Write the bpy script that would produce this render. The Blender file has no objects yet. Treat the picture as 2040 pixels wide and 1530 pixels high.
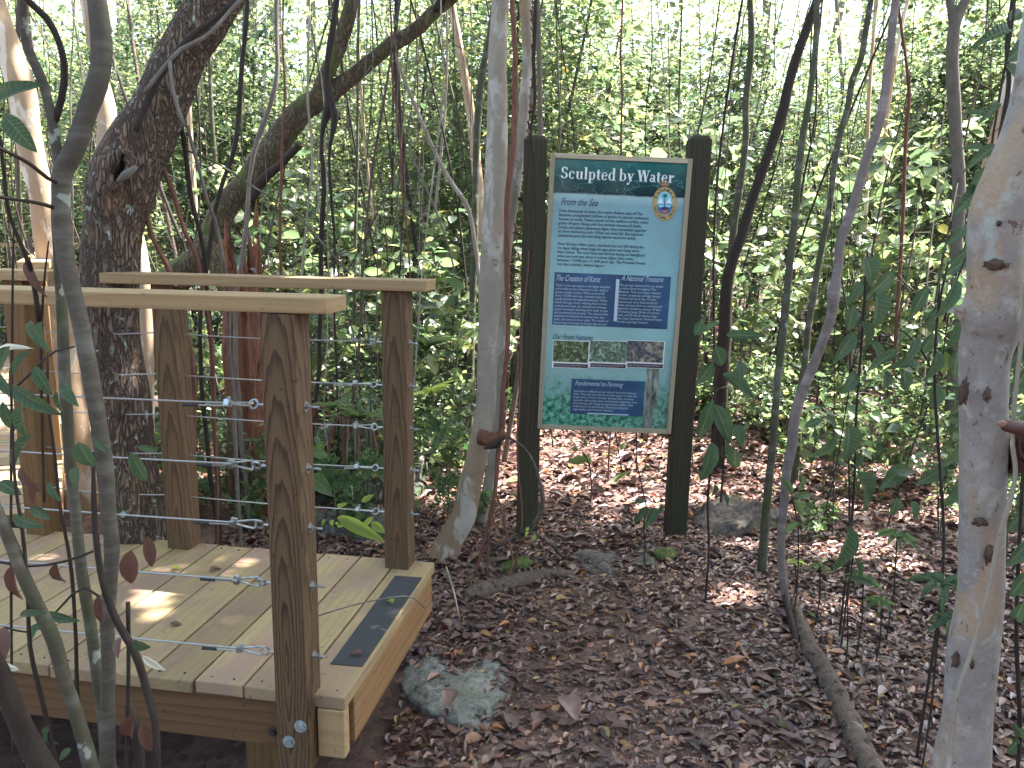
import bpy, bmesh, math, random
import numpy as np
from mathutils import Vector, Matrix, noise

random.seed(7); rng = np.random.default_rng(7)
S = bpy.context.scene
COL = S.collection
V = Vector

# ---------------------------------------------------------------- camera frame
CAM = (0.731, -1.7964, 1.1951, -0.1642, 0.1816, -0.0151, 1571.07)
def cam_axes():
    yaw, pitch, roll = CAM[3:6]
    f = np.array([math.sin(yaw)*math.cos(pitch), math.cos(yaw)*math.cos(pitch), -math.sin(pitch)])
    r = np.array([math.cos(yaw), -math.sin(yaw), 0.]); d = np.cross(f, r)
    c, s = math.cos(roll), math.sin(roll)
    return c*r+s*d, -s*r+c*d, f
CR, CD, CF = cam_axes()
CP = np.array(CAM[:3]); FPX = CAM[6]
FH = np.array([CF[0], CF[1], 0]); FH /= np.linalg.norm(FH)      # horizontal forward
RH = np.array([FH[1], -FH[0], 0])                               # horizontal right
def ray(x, y): return CF + CR*(x-1020)/FPX + CD*(y-765)/FPX
def at(x, y, dep): return V(CP + ray(x, y)*dep)
def pl(x, y, D):                                                # pixel -> upright plane at horizontal distance D
    q = ray(x, y); return V(CP + q*(D/np.dot(q, FH)))
def gz(x, y, z):
    q = ray(x, y); return V(CP + q*((z-CP[2])/q[2]))
def depth(p): return float(np.dot(np.array(p)-CP, CF))
def hdist(p): return float(np.dot(np.array(p)-CP, FH))

GZ = -0.39
BUMPS = [(0.62, 2.25, 0.34, 0.10, 0.07), (0.05, 2.05, 0.28, 0.14, 0.035), (1.9, 2.3, .6, .3, .03), (-0.9, 0.35, 0.95, 0.5, -0.16)]
def gh(x, y):
    z = GZ + 0.022*math.sin(1.7*x+.4)*math.cos(1.3*y+1.1) + 0.014*math.sin(4.1*x+2.*y) + 0.010*math.cos(5.3*y-2.7*x)
    for cx, cy, sx, sy, h in BUMPS:
        z += h*math.exp(-((x-cx)/sx)**2-((y-cy)/sy)**2)
    if y > 4: z += 0.02*(y-4)
    return z
def gha(x, y):
    z = GZ + 0.022*np.sin(1.7*x+.4)*np.cos(1.3*y+1.1) + 0.014*np.sin(4.1*x+2.*y) + 0.010*np.cos(5.3*y-2.7*x)
    for cx, cy, sx, sy, h in BUMPS:
        z = z + h*np.exp(-((x-cx)/sx)**2-((y-cy)/sy)**2)
    return z + np.where(y > 4, 0.02*(y-4), 0)
def on_ground(px, py, lift=0):
    p = gz(px, py, GZ)
    for _ in range(4): p = gz(px, py, gh(p.x, p.y)+lift)
    return p

# ---------------------------------------------------------------- object helpers
def tag(o, label=None, cat=None, group=None, kind=None):
    if label: o['label'] = label
    if cat: o['category'] = cat
    if group: o['group'] = group
    if kind: o['kind'] = kind
    return o
def thing(name, loc, label, cat, group=None, rot=None):
    o = bpy.data.objects.new(name, None); COL.objects.link(o); o.location = loc
    if rot is not None: o.rotation_euler = rot
    o.empty_display_size = .1
    return tag(o, label, cat, group)
def link(name, me, mat=None, parent=None, loc=None, smooth=False):
    if mat: me.materials.append(mat)
    if smooth: me.polygons.foreach_set('use_smooth', [True]*len(me.polygons))
    o = bpy.data.objects.new(name, me); COL.objects.link(o)
    if parent:
        o.parent = parent
    if loc is not None: o.location = loc
    return o
def np_mesh(name, verts, faces):
    """verts (n,3) array, faces (m,k) int array"""
    me = bpy.data.meshes.new(name)
    n, k = faces.shape
    me.vertices.add(len(verts)); me.vertices.foreach_set('co', np.ascontiguousarray(verts, dtype=np.float32).ravel())
    me.loops.add(n*k); me.loops.foreach_set('vertex_index', np.ascontiguousarray(faces, dtype=np.int32).ravel())
    me.polygons.add(n); me.polygons.foreach_set('loop_start', np.arange(0, n*k, k, dtype=np.int32))
    me.polygons.foreach_set('loop_total', np.full(n, k, dtype=np.int32))
    me.update(calc_edges=True)
    return me
def rel(o, parent, pts):
    return [V(p)-parent.location for p in pts]
class MB:
    """mesh builder"""
    def __init__(s): s.v = []; s.f = []
    def add(s, vs, fs):
        b = len(s.v); s.v += [tuple(v) for v in vs]; s.f += [tuple(b+i for i in f) for f in fs]
    def box(s, c, size, M=None):
        cx, cy, cz = c; x, y, z = (q/2 for q in size)
        vs = [V((cx+i*x, cy+j*y, cz+k*z)) for i in (-1, 1) for j in (-1, 1) for k in (-1, 1)]
        if M: vs = [M @ v for v in vs]
        s.add(vs, [(0, 1, 3, 2), (4, 6, 7, 5), (0, 4, 5, 1), (2, 3, 7, 6), (0, 2, 6, 4), (1, 5, 7, 3)])
    def tube(s, pts, rad, sides=8, cap=True, bump=0, seed=0):
        pts = [V(p) for p in pts]; n = len(pts)
        if not hasattr(rad, '__len__'): rad = [rad]*n
        rings = []; up = None
        for i in range(n):
            t = (pts[min(i+1, n-1)]-pts[max(i-1, 0)])
            if t.length < 1e-9: t = V((0, 0, 1))
            t.normalize()
            if up is None:
                up = t.orthogonal().normalized()
            up = (up - t*up.dot(t))
            if up.length < 1e-6: up = t.orthogonal()
            up.normalize(); b = t.cross(up)
            ring = []
            for k in range(sides):
                a = 2*math.pi*k/sides; dr = up*math.cos(a)+b*math.sin(a); r = rad[i]
                if bump:
                    p0 = pts[i]+dr*r
                    r *= 1+bump*noise.noise(V((p0.x, p0.y, p0.z*.6))*(.5/max(r, .004))+V((seed, 0, 0)))+bump*.7*noise.noise(V((seed, 0, pts[i].z*3)))
                ring.append(pts[i]+dr*r)
            rings.append(ring)
        b0 = len(s.v)
        for r_ in rings: s.v += [tuple(v) for v in r_]
        for i in range(n-1):
            for k in range(sides):
                a = b0+i*sides+k; c = b0+i*sides+(k+1) % sides
                s.f.append((a, c, c+sides, a+sides))
        if cap:
            s.f.append(tuple(b0+k for k in range(sides))[::-1]); s.f.append(tuple(b0+(n-1)*sides+k for k in range(sides)))
    def mesh(s, name='m'):
        me = bpy.data.meshes.new(name); me.from_pydata(s.v, [], s.f); me.update(); return me
    def build(s, name, mat=None, parent=None, loc=None, smooth=False):
        return link(name, s.mesh(name), mat, parent, loc, smooth)
def cr(pts, step):
    """smooth curve through (x,y,z,r) points, tangents weighted by chord length; returns pts, radii"""
    P = [np.array(p, float) for p in pts]; n = len(P)
    h = [max(1e-6, float(np.linalg.norm((P[k+1]-P[k])[:3]))) for k in range(n-1)]
    d = [(P[k+1]-P[k])/h[k] for k in range(n-1)]
    m = [d[0]]+[(d[k-1]*h[k]+d[k]*h[k-1])/(h[k-1]+h[k]) for k in range(1, n-1)]+[d[-1]]
    out = []
    for k in range(n-1):
        q = max(1, int(math.ceil(h[k]/step)))
        for j in range(q):
            t = j/q; t2, t3 = t*t, t*t*t
            out.append((2*t3-3*t2+1)*P[k]+(t3-2*t2+t)*h[k]*m[k]+(-2*t3+3*t2)*P[k+1]+(t3-t2)*h[k]*m[k+1])
    out.append(P[-1])
    return [V(q[:3]) for q in out], [max(float(q[3]), .0005) for q in out]

# ---------------------------------------------------------------- materials
def mat(name):
    m = bpy.data.materials.new(name); m.use_nodes = True; nt = m.node_tree
    b = nt.nodes['Principled BSDF']; return m, nt, b
def N(nt, t, **k):
    n = nt.nodes.new(t)
    for a, v in k.items():
        if a in n.inputs.keys() if isinstance(a, str) else False: n.inputs[a].default_value = v
        else: setattr(n, a, v)
    return n
def ramp(nt, fac, stops, interp='LINEAR'):
    r = nt.nodes.new('ShaderNodeValToRGB'); r.color_ramp.interpolation = interp
    e = r.color_ramp.elements
    while len(e) < len(stops): e.new(.5)
    for q, (p, c) in zip(e, stops): q.position = p; q.color = (*c, 1) if len(c) == 3 else c
    nt.links.new(fac, r.inputs[0]); return r.outputs[0]
def mixc(nt, fac, a, b, mode='MIX'):
    m = nt.nodes.new('ShaderNodeMix'); m.data_type = 'RGBA'; m.blend_type = mode
    for sock, v in ((m.inputs[0], fac), (m.inputs[6], a), (m.inputs[7], b)):
        if hasattr(v, 'links'): nt.links.new(v, sock)
        elif isinstance(v, (int, float)): sock.default_value = v
        else: sock.default_value = (*v, 1)
    return m.outputs[2]
def coords(nt, scale=(1, 1, 1), kind='Object', offset=True):
    tc = nt.nodes.new('ShaderNodeTexCoord'); mp = nt.nodes.new('ShaderNodeMapping'); mp.inputs['Scale'].default_value = scale
    src = tc.outputs[kind]
    if offset:
        oi = nt.nodes.new('ShaderNodeObjectInfo'); mul = nt.nodes.new('ShaderNodeMath'); mul.operation = 'MULTIPLY'; mul.inputs[1].default_value = 17.0
        nt.links.new(oi.outputs['Random'], mul.inputs[0])
        va = nt.nodes.new('ShaderNodeVectorMath'); va.operation = 'ADD'
        nt.links.new(src, va.inputs[0]); nt.links.new(mul.outputs[0], va.inputs[1]); src = va.outputs[0]
    nt.links.new(src, mp.inputs[0]); return mp.outputs[0]
def noi(nt, vec, scale, detail=4, rough=.6, dist=0):
    n = nt.nodes.new('ShaderNodeTexNoise'); n.inputs['Scale'].default_value = scale; n.inputs['Detail'].default_value = detail
    n.inputs['Roughness'].default_value = rough; n.inputs['Distortion'].default_value = dist
    nt.links.new(vec, n.inputs['Vector']); return n.outputs['Fac']
def bump(nt, b, h, strength=.5, dist=.01):
    n = nt.nodes.new('ShaderNodeBump'); n.inputs['Strength'].default_value = strength; n.inputs['Distance'].default_value = dist
    nt.links.new(h, n.inputs['Height']); nt.links.new(n.outputs[0], b.inputs['Normal']); return n

def wood(name, light, dark, rings=26, rough=.75, contrast=1., stain=None, knot=None):
    """sawn softwood, grain along local X"""
    m, nt, b = mat(name)
    tc = nt.nodes.new('ShaderNodeTexCoord'); oi = nt.nodes.new('ShaderNodeObjectInfo')
    mul = nt.nodes.new('ShaderNodeVectorMath'); mul.operation = 'SCALE'; mul.inputs[0].default_value = (9.1, .11, .07)
    nt.links.new(oi.outputs['Random'], mul.inputs['Scale'])
    va = nt.nodes.new('ShaderNodeVectorMath'); va.operation = 'ADD'
    nt.links.new(tc.outputs['Object'], va.inputs[0]); nt.links.new(mul.outputs[0], va.inputs[1])
    mp = nt.nodes.new('ShaderNodeMapping'); mp.inputs['Scale'].default_value = (.10, 1, 1); mp.inputs['Location'].default_value = (0, .015, .035)
    nt.links.new(va.outputs[0], mp.inputs[0])
    # low-frequency warp makes cathedrals and knots
    n1 = nt.nodes.new('ShaderNodeTexNoise'); n1.inputs['Scale'].default_value = 14; n1.inputs['Detail'].default_value = 1.5
    nt.links.new(mp.outputs[0], n1.inputs['Vector'])
    wv = nt.nodes.new('ShaderNodeMix'); wv.data_type = 'VECTOR'; wv.inputs[0].default_value = .055
    nt.links.new(mp.outputs[0], wv.inputs[4]); nt.links.new(n1.outputs['Color'], wv.inputs[5])
    w = nt.nodes.new('ShaderNodeTexWave'); w.wave_type = 'RINGS'; w.rings_direction = 'X'; w.wave_profile = 'SAW'
    w.inputs['Scale'].default_value = rings; w.inputs['Distortion'].default_value = 2.2; w.inputs['Detail'].default_value = 2; w.inputs['Detail Scale'].default_value = 1.0
    nt.links.new(wv.outputs[1], w.inputs['Vector'])
    wf = w.outputs['Fac']
    if knot:
        def mth(op, a, c=None):
            n_ = nt.nodes.new('ShaderNodeMath'); n_.operation = op
            for s_, v_ in ((n_.inputs[0], a), (n_.inputs[1], c)):
                if v_ is None: continue
                if hasattr(v_, 'links'): nt.links.new(v_, s_)
                else: s_.default_value = v_
            return n_.outputs[0]
        sp_ = nt.nodes.new('ShaderNodeSeparateXYZ'); nt.links.new(tc.outputs['Object'], sp_.inputs[0])
        rs_ = mth('MULTIPLY', oi.outputs['Random'], knot[3])
        nz = noi(nt, coords(nt, (1.4, 7, 7)), 2.2, 3); nz2 = noi(nt, coords(nt, (.8, 12, 12)), 6, 3)
        dx = mth('MULTIPLY', mth('SUBTRACT', mth('ADD', sp_.outputs['X'], rs_), knot[0]), knot[2])
        dy = mth('ADD', mth('SUBTRACT', sp_.outputs['Y'], knot[1]), mth('MULTIPLY', mth('SUBTRACT', nz, .5), .035))
        dz = mth('MULTIPLY', mth('ADD', sp_.outputs['Z'], .0445), .8)
        q2 = mth('ADD', mth('ADD', mth('MULTIPLY', dx, dx), mth('MULTIPLY', dy, dy)), mth('MULTIPLY', dz, dz))
        ph = mth('ADD', mth('MULTIPLY', mth('SQRT', q2), 112.), mth('MULTIPLY', nz2, .7))
        wf = mth('FRACT', ph)
    fine = noi(nt, coords(nt, (3, 160, 160)), 1.5, 3)
    mid = tuple((a*.7+c*.3) for a, c in zip(light, dark))
    c1 = ramp(nt, wf, [(0, light), (.5, mid), (.82, dark), (.93, dark), (1, light)])
    c1 = mixc(nt, contrast, mid, c1)
    c2 = mixc(nt, .35, c1, ramp(nt, fine, [(.3, dark), (.7, light)]))
    pat = noi(nt, coords(nt, (1, 2.2, 2.2)), 3.2, 4)
    if stain:
        c2 = mixc(nt, ramp(nt, pat, [(.44, (0, 0, 0)), (.62, (1, 1, 1))]), c2, stain)
    vv = nt.nodes.new('ShaderNodeHueSaturation'); vr = nt.nodes.new('ShaderNodeMapRange'); vr.inputs[3].default_value = .8; vr.inputs[4].default_value = 1.18
    nt.links.new(oi.outputs['Random'], vr.inputs[0]); nt.links.new(vr.outputs[0], vv.inputs['Value']); nt.links.new(c2, vv.inputs['Color'])
    # grime specks
    sp = noi(nt, coords(nt, (1, 1, 1)), 42, 3)
    c3 = mixc(nt, ramp(nt, sp, [(.64, (0, 0, 0)), (.74, (.6, .6, .6))]), vv.outputs[0], tuple(q*.35 for q in dark))
    nt.links.new(c3, b.inputs['Base Color']); b.inputs['Roughness'].default_value = rough
    b.inputs['Specular IOR Level'].default_value = .3
    bump(nt, b, fine, .35, .002)
    return m

def bark(name, a, bcol, crack=None, cs=(1, 1, .35), vscale=60, nscale=18, moss=None, moss_amt=.5, lichen=None, lich=.0, lscale=14, bands=None, bstr=.6, bdist=.006, rough=.85, blotch=(), zmix=None):
    m, nt, b = mat(name)
    co = coords(nt, cs)
    n1 = noi(nt, co, nscale, 6, .65)
    col = ramp(nt, n1, [(.32, a), (.68, bcol)])
    big = noi(nt, coords(nt, (1, 1, .6)), 5, 3)
    col = mixc(nt, ramp(nt, big, [(.4, (0, 0, 0)), (.65, (.6, .6, .6))]), col, tuple(q*.62 for q in a))
    h = n1
    if crack:
        vo = nt.nodes.new('ShaderNodeTexVoronoi'); vo.feature = 'DISTANCE_TO_EDGE'; vo.inputs['Scale'].default_value = vscale
        wv = nt.nodes.new('ShaderNodeMix'); wv.data_type = 'VECTOR'; wv.inputs[0].default_value = .10
        nn = nt.nodes.new('ShaderNodeTexNoise'); nn.inputs['Scale'].default_value = 22; nn.inputs['Detail'].default_value = 5; nt.links.new(co, nn.inputs['Vector'])
        nt.links.new(co, wv.inputs[4]); nt.links.new(nn.outputs['Color'], wv.inputs[5]); nt.links.new(wv.outputs[1], vo.inputs['Vector'])
        cf = ramp(nt, vo.outputs['Distance'], [(0, (.1, .1, .1)), (.22, (1, 1, 1))])
        col = mixc(nt, cf, crack, col)
        mm = nt.nodes.new('ShaderNodeMath'); mm.operation = 'MULTIPLY'
        nt.links.new(cf, mm.inputs[0]); ad = nt.nodes.new('ShaderNodeMath'); ad.operation = 'ADD'; ad.inputs[1].default_value = .4
        nt.links.new(n1, ad.inputs[0]); nt.links.new(ad.outputs[0], mm.inputs[1]); h = mm.outputs[0]
    if bands:
        bn = noi(nt, coords(nt, (.8, .8, bands[1]*.8)), 5, 4, .6)
        col = mixc(nt, ramp(nt, bn, [(.50, (0, 0, 0)), (.68, (.6, .6, .6))]), col, bands[0])
    if moss:
        g = noi(nt, coords(nt, (1, 1, .7)), 7, 5, .7)
        col = mixc(nt, ramp(nt, g, [(.62-moss_amt*.35, (0, 0, 0)), (.72-moss_amt*.3, (1, 1, 1))]), col, moss)
    if lichen:
        vo = nt.nodes.new('ShaderNodeTexVoronoi'); vo.inputs['Scale'].default_value = lscale
        cc = coords(nt, (1, 1, .8)); wv = nt.nodes.new('ShaderNodeMix'); wv.data_type = 'VECTOR'; wv.inputs[0].default_value = .04
        nn = nt.nodes.new('ShaderNodeTexNoise'); nn.inputs['Scale'].default_value = 30; nt.links.new(cc, nn.inputs['Vector'])
        nt.links.new(cc, wv.inputs[4]); nt.links.new(nn.outputs['Color'], wv.inputs[5]); nt.links.new(wv.outputs[1], vo.inputs['Vector'])
        sep = nt.nodes.new('ShaderNodeSeparateColor'); nt.links.new(vo.outputs['Color'], sep.inputs[0])
        lt = nt.nodes.new('ShaderNodeMath'); lt.operation = 'LESS_THAN'; lt.inputs[1].default_value = lich; nt.links.new(sep.outputs[0], lt.inputs[0])
        ln = noi(nt, coords(nt), lscale*2.2, 4, .7); ds = nt.nodes.new('ShaderNodeMath'); ds.operation = 'ADD'; nt.links.new(vo.outputs['Distance'], ds.inputs[0])
        ls = nt.nodes.new('ShaderNodeMath'); ls.operation = 'MULTIPLY'; ls.inputs[1].default_value = .9; nt.links.new(ln, ls.inputs[0]); nt.links.new(ls.outputs[0], ds.inputs[1])
        l2 = nt.nodes.new('ShaderNodeMath'); l2.operation = 'MULTIPLY_ADD'; l2.inputs[1].default_value = .35; nt.links.new(sep.outputs[1], l2.inputs[0]); nt.links.new(ds.outputs[0], l2.inputs[2])
        dd = ramp(nt, l2.outputs[0], [(.70, (.85, .85, .85)), (.80, (0, 0, 0))])
        mu = nt.nodes.new('ShaderNodeMath'); mu.operation = 'MULTIPLY'; nt.links.new(lt.outputs[0], mu.inputs[0]); nt.links.new(dd, mu.inputs[1])
        col = mixc(nt, mu.outputs[0], col, lichen)
    if zmix:
        tz = nt.nodes.new('ShaderNodeTexCoord'); sz_ = nt.nodes.new('ShaderNodeSeparateXYZ'); nt.links.new(tz.outputs['Object'], sz_.inputs[0])
        aa = nt.nodes.new('ShaderNodeMath'); aa.operation = 'MULTIPLY_ADD'; aa.inputs[1].default_value = .5; nt.links.new(big, aa.inputs[0]); nt.links.new(sz_.outputs['Z'], aa.inputs[2])
        col = mixc(nt, ramp(nt, aa.outputs[0], [(zmix[0]+.2, (.9, .9, .9)), (zmix[1]+.25, (0, 0, 0))]), col, zmix[2])
    for bc, bs, bt, bw_, bst in blotch:
        bn = noi(nt, coords(nt, bst), bs, 5, .62, .4)
        col = mixc(nt, ramp(nt, bn, [(bt, (0, 0, 0)), (bt+bw_, (.9, .9, .9))]), col, bc)
    nt.links.new(col, b.inputs['Base Color']); b.inputs['Roughness'].default_value = rough
    b.inputs['Specular IOR Level'].default_value = .25
    bump(nt, b, h, bstr, bdist)
    return m

def leafmat(name, stops, trans=.45, rough=.38, spec=.5, tcol=None, vein=False, ribs=False):
    m, nt, b = mat(name)
    g = nt.nodes.new('ShaderNodeNewGeometry')
    col = ramp(nt, g.outputs['Random Per Island'], stops)
    if vein:
        n = noi(nt, coords(nt), 40, 3); col = mixc(nt, ramp(nt, n, [(.35, (0, 0, 0)), (.75, (.4, .4, .4))]), col, tuple(q*.55 for q in stops[0][1]))
    if ribs:
        ar = nt.nodes.new('ShaderNodeAttribute'); ar.attribute_name = 'rib'; al = nt.nodes.new('ShaderNodeAttribute'); al.attribute_name = 'along'
        ph = nt.nodes.new('ShaderNodeMath'); ph.operation = 'MULTIPLY_ADD'; ph.inputs[1].default_value = .16; nt.links.new(ar.outputs['Fac'], ph.inputs[0]); nt.links.new(al.outputs['Fac'], ph.inputs[2])
        sn = nt.nodes.new('ShaderNodeMath'); sn.operation = 'MULTIPLY'; sn.inputs[1].default_value = 62; nt.links.new(ph.outputs[0], sn.inputs[0])
        s2 = nt.nodes.new('ShaderNodeMath'); s2.operation = 'SINE'; nt.links.new(sn.outputs[0], s2.inputs[0])
        n0 = noi(nt, coords(nt), 18, 5, .7)
        col = mixc(nt, ramp(nt, n0, [(.5, (0, 0, 0)), (.75, (.45, .45, .45))]), col, (.11, .12, .045))
        col = mixc(nt, ramp(nt, s2.outputs[0], [(.80, (0, 0, 0)), (1, (.13, .13, .13))]), col, (.12, .17, .08))
        col = mixc(nt, ramp(nt, ar.outputs['Fac'], [(.86, (0, 0, 0)), (.98, (.6, .6, .6))]), col, (.13, .18, .08))
        bump(nt, b, s2.outputs[0], .35, .002)
    nt.links.new(col, b.inputs['Base Color']); b.inputs['Roughness'].default_value = rough; b.inputs['Specular IOR Level'].default_value = spec
    if trans > 0:
        t = nt.nodes.new('ShaderNodeBsdfTranslucent'); mx = nt.nodes.new('ShaderNodeMixShader'); mx.inputs[0].default_value = trans
        hs = nt.nodes.new('ShaderNodeHueSaturation'); hs.inputs['Hue'].default_value = .475; hs.inputs['Saturation'].default_value = .88; hs.inputs['Value'].default_value = 2.7 if tcol is None else tcol
        nt.links.new(col, hs.inputs['Color']); nt.links.new(hs.outputs[0], t.inputs[0])
        nt.links.new(b.outputs[0], mx.inputs[1]); nt.links.new(t.outputs[0], mx.inputs[2])
        nt.links.new(mx.outputs[0], nt.nodes['Material Output'].inputs[0])
    return m
def plain(name, col, rough=.5, metal=0, spec=.5, var=0):
    m, nt, b = mat(name); b.inputs['Base Color'].default_value = (*col, 1); b.inputs['Roughness'].default_value = rough
    b.inputs['Metallic'].default_value = metal; b.inputs['Specular IOR Level'].default_value = spec
    if var:
        n = noi(nt, coords(nt), var, 4)
        nt.links.new(ramp(nt, n, [(.3, tuple(c*.6 for c in col)), (.7, tuple(min(1, c*1.25) for c in col))]), b.inputs['Base Color'])
    return m

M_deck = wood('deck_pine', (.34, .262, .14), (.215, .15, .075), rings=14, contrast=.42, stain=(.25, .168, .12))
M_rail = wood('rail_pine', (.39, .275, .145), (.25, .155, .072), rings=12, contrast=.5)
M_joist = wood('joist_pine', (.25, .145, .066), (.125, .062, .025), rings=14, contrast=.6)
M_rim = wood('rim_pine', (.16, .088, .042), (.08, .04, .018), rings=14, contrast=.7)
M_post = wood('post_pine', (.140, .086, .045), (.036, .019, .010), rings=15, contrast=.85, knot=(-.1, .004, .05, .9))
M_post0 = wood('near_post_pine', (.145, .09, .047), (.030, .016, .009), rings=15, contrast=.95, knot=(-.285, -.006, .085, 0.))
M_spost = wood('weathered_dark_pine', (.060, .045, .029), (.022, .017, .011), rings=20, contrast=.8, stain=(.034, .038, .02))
M_frame = wood('frame_timber', (.44, .38, .28), (.27, .22, .15), rings=12, contrast=.5)
M_steel = plain('galvanised_steel', (.42, .43, .43), .42, .9, var=60)
M_cable = plain('steel_cable', (.40, .40, .40), .5, .8)
M_zinc = plain('zinc_bolt', (.36, .42, .43), .5, .6, var=90)
M_rust = plain('dark_bolt', (.05, .035, .03), .7, .3)
M_tape = plain('black_tape', (.012, .012, .013), .5)
def gritmat():
    m, nt, b = mat('grit_tape'); n = noi(nt, coords(nt), 420, 2); n2 = noi(nt, coords(nt), 14, 5)
    c = ramp(nt, n, [(.3, (.014, .016, .018)), (.75, (.042, .045, .050))])
    c = mixc(nt, ramp(nt, n2, [(.66, (0, 0, 0)), (.74, (.5, .5, .5))]), c, (.2, .2, .2))
    nt.links.new(c, b.inputs['Base Color']); b.inputs['Roughness'].default_value = .8; bump(nt, b, n, .6, .001); return m
M_grit = gritmat()

B_flaky = bark('flaky_brown_bark', (.23, .17, .13), (.155, .11, .082), crack=(.085, .058, .045), cs=(1, 1, .22), vscale=58, nscale=34, bstr=1.2, bdist=.015, blotch=[((.24, .15, .095), 7, .55, .1, (1, 1, .5)), ((.075, .095, .03), 9, .64, .06, (1, 1, .8)), ((.42, .52, .48), 24, .64, .02, (1, 1, .8)), ((.40, .50, .47), 11, .66, .015, (1, 1, .8))])
B_pale = bark('pale_orange_bark', (.50, .36, .25), (.38, .26, .17), nscale=14, bstr=.5, blotch=[((.70, .62, .54), 6, .55, .05, (1, 1, .4)), ((.34, .20, .12), 12, .66, .05, (1, 1, .3))])
B_white = bark('smooth_white_bark', (.33, .29, .235), (.245, .215, .175), nscale=14, bstr=.6, bdist=.006, blotch=[((.40, .37, .325), 9, .52, .06, (1, 1, .5)), ((.27, .19, .12), 6, .58, .1, (1, 1, .35)), ((.13, .11, .09), 22, .64, .04, (1, 1, 2.5)), ((.14, .12, .10), 60, .66, .04, (1, 1, 1))])
B_whiteT = bark('white_and_tan_bark', (.33, .29, .235), (.245, .215, .175), nscale=14, bstr=.6, bdist=.006, zmix=(.5, .75, (.23, .155, .095)), blotch=[((.40, .37, .325), 9, .54, .06, (1, 1, .5)), ((.27, .19, .12), 6, .58, .1, (1, 1, .35)), ((.13, .11, .09), 22, .64, .04, (1, 1, 2.5)), ((.14, .12, .10), 60, .66, .04, (1, 1, 1))])
B_mossy = bark('mossy_branch_bark', (.16, .125, .085), (.075, .06, .04), crack=(.04, .03, .02), nscale=24, vscale=40, moss=(.075, .095, .025), moss_amt=.36, lichen=(.40, .40, .34), lich=.12, lscale=22, bstr=.9)
B_sap = bark('grey_sapling_bark', (.115, .105, .085), (.065, .058, .047), nscale=45, cs=(1, 1, 1.6), bands=((.18, .175, .155), 8), lichen=(.30, .33, .30), lich=.16, lscale=30, bstr=.5, bdist=.002)
B_green = bark('green_grey_bark', (.105, .10, .07), (.055, .053, .036), nscale=40, moss=(.06, .072, .032), moss_amt=.3, bands=((.19, .19, .165), 5), lichen=(.34, .36, .32), lich=.22, lscale=26, bstr=.5, bdist=.003)
B_dark = bark('dark_vine_bark', (.052, .040, .034), (.024, .018, .016), nscale=50, bstr=.6, bdist=.003)
B_grey = bark('grey_vine_bark', (.20, .175, .155), (.11, .09, .075), nscale=40, bstr=.6, bdist=.003)
B_red = bark('red_brown_root', (.19, .085, .06), (.10, .045, .035), nscale=60, bstr=.4, bdist=.002)
B_mauve = bark('mauve_grey_bark', (.23, .19, .18), (.13, .10, .095), nscale=50, bands=((.32, .28, .27), 5), bstr=.6, bdist=.003)
B_near = bark('blotched_cream_bark', (.32, .30, .28), (.24, .22, .205), nscale=40, cs=(1, 1, .9), bstr=1., bdist=.005, blotch=[((.33, .245, .165), 9, .52, .12, (1, 1, .5)), ((.35, .325, .295), 40, .54, .12, (1, 1, .8)), ((.34, .385, .36), 8, .60, .06, (1, 1, .8)), ((.13, .09, .075), 80, .64, .03, (1, 1, .7)), ((.19, .14, .12), 20, .63, .05, (1, 1, .5))])
B_log = bark('rotting_log_bark', (.16, .12, .098), (.085, .06, .05), nscale=40, cs=(1, 1, 1), bstr=1.4, bdist=.012, blotch=[((.03, .022, .018), 26, .56, .05, (1, 1, 1)), ((.24, .20, .17), 14, .60, .05, (1, 1, 1))])
B_rot = bark('red_rotten_wood', (.26, .115, .07), (.13, .055, .035), cs=(1, 1, .2), nscale=30, bstr=1.5, bdist=.02, blotch=[((.04, .02, .014), 24, .58, .08, (1, 1, .2))])

GREEN = [(0, (.025, .055, .024)), (.35, (.045, .085, .034)), (.7, (.075, .125, .045)), (.93, (.13, .18, .05)), (1, (.28, .26, .06))]  # greens desaturated to stand in for haze over the background leaves
L_back = leafmat('forest_leaf', GREEN, .5, .30, .8)
L_far = leafmat('far_leaf', [(0, (.05, .085, .035)), (.5, (.095, .15, .055)), (1, (.18, .23, .07))], .5, .35)
L_dark = leafmat('dark_glossy_leaf', [(0, (.022, .050, .026)), (.6, (.035, .075, .034)), (1, (.06, .105, .038))], .3, .42, .4, ribs=True)
L_mid = leafmat('mid_green_leaf', [(0, (.035, .08, .028)), (.6, (.06, .12, .035)), (1, (.12, .19, .05))], .4, .4, .4, ribs=True)
L_lime = leafmat('lime_leaf', [(0, (.12, .22, .03)), (1, (.26, .36, .06))], .5, .4)
L_dead = leafmat('dead_brown_leaf', [(0, (.07, .032, .024)), (.6, (.11, .055, .038)), (1, (.15, .08, .05))], .15, .5, vein=True)
L_yel = leafmat('pale_leaf', [(0, (.40, .40, .28)), (1, (.5, .5, .42))], .4, .4)
L_litter = leafmat('leaf_litter', [(0, (.048, .027, .026)), (.2, (.092, .049, .045)), (.45, (.145, .080, .070)), (.62, (.195, .115, .098)), (.76, (.27, .172, .145)), (.86, (.16, .062, .038)), (.93, (.33, .19, .12)), (.965, (.38, .14, .045)), (.985, (.38, .26, .11)), (1, (.16, .19, .07))], .12, .36, .6, vein=True, tcol=1.2)
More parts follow.
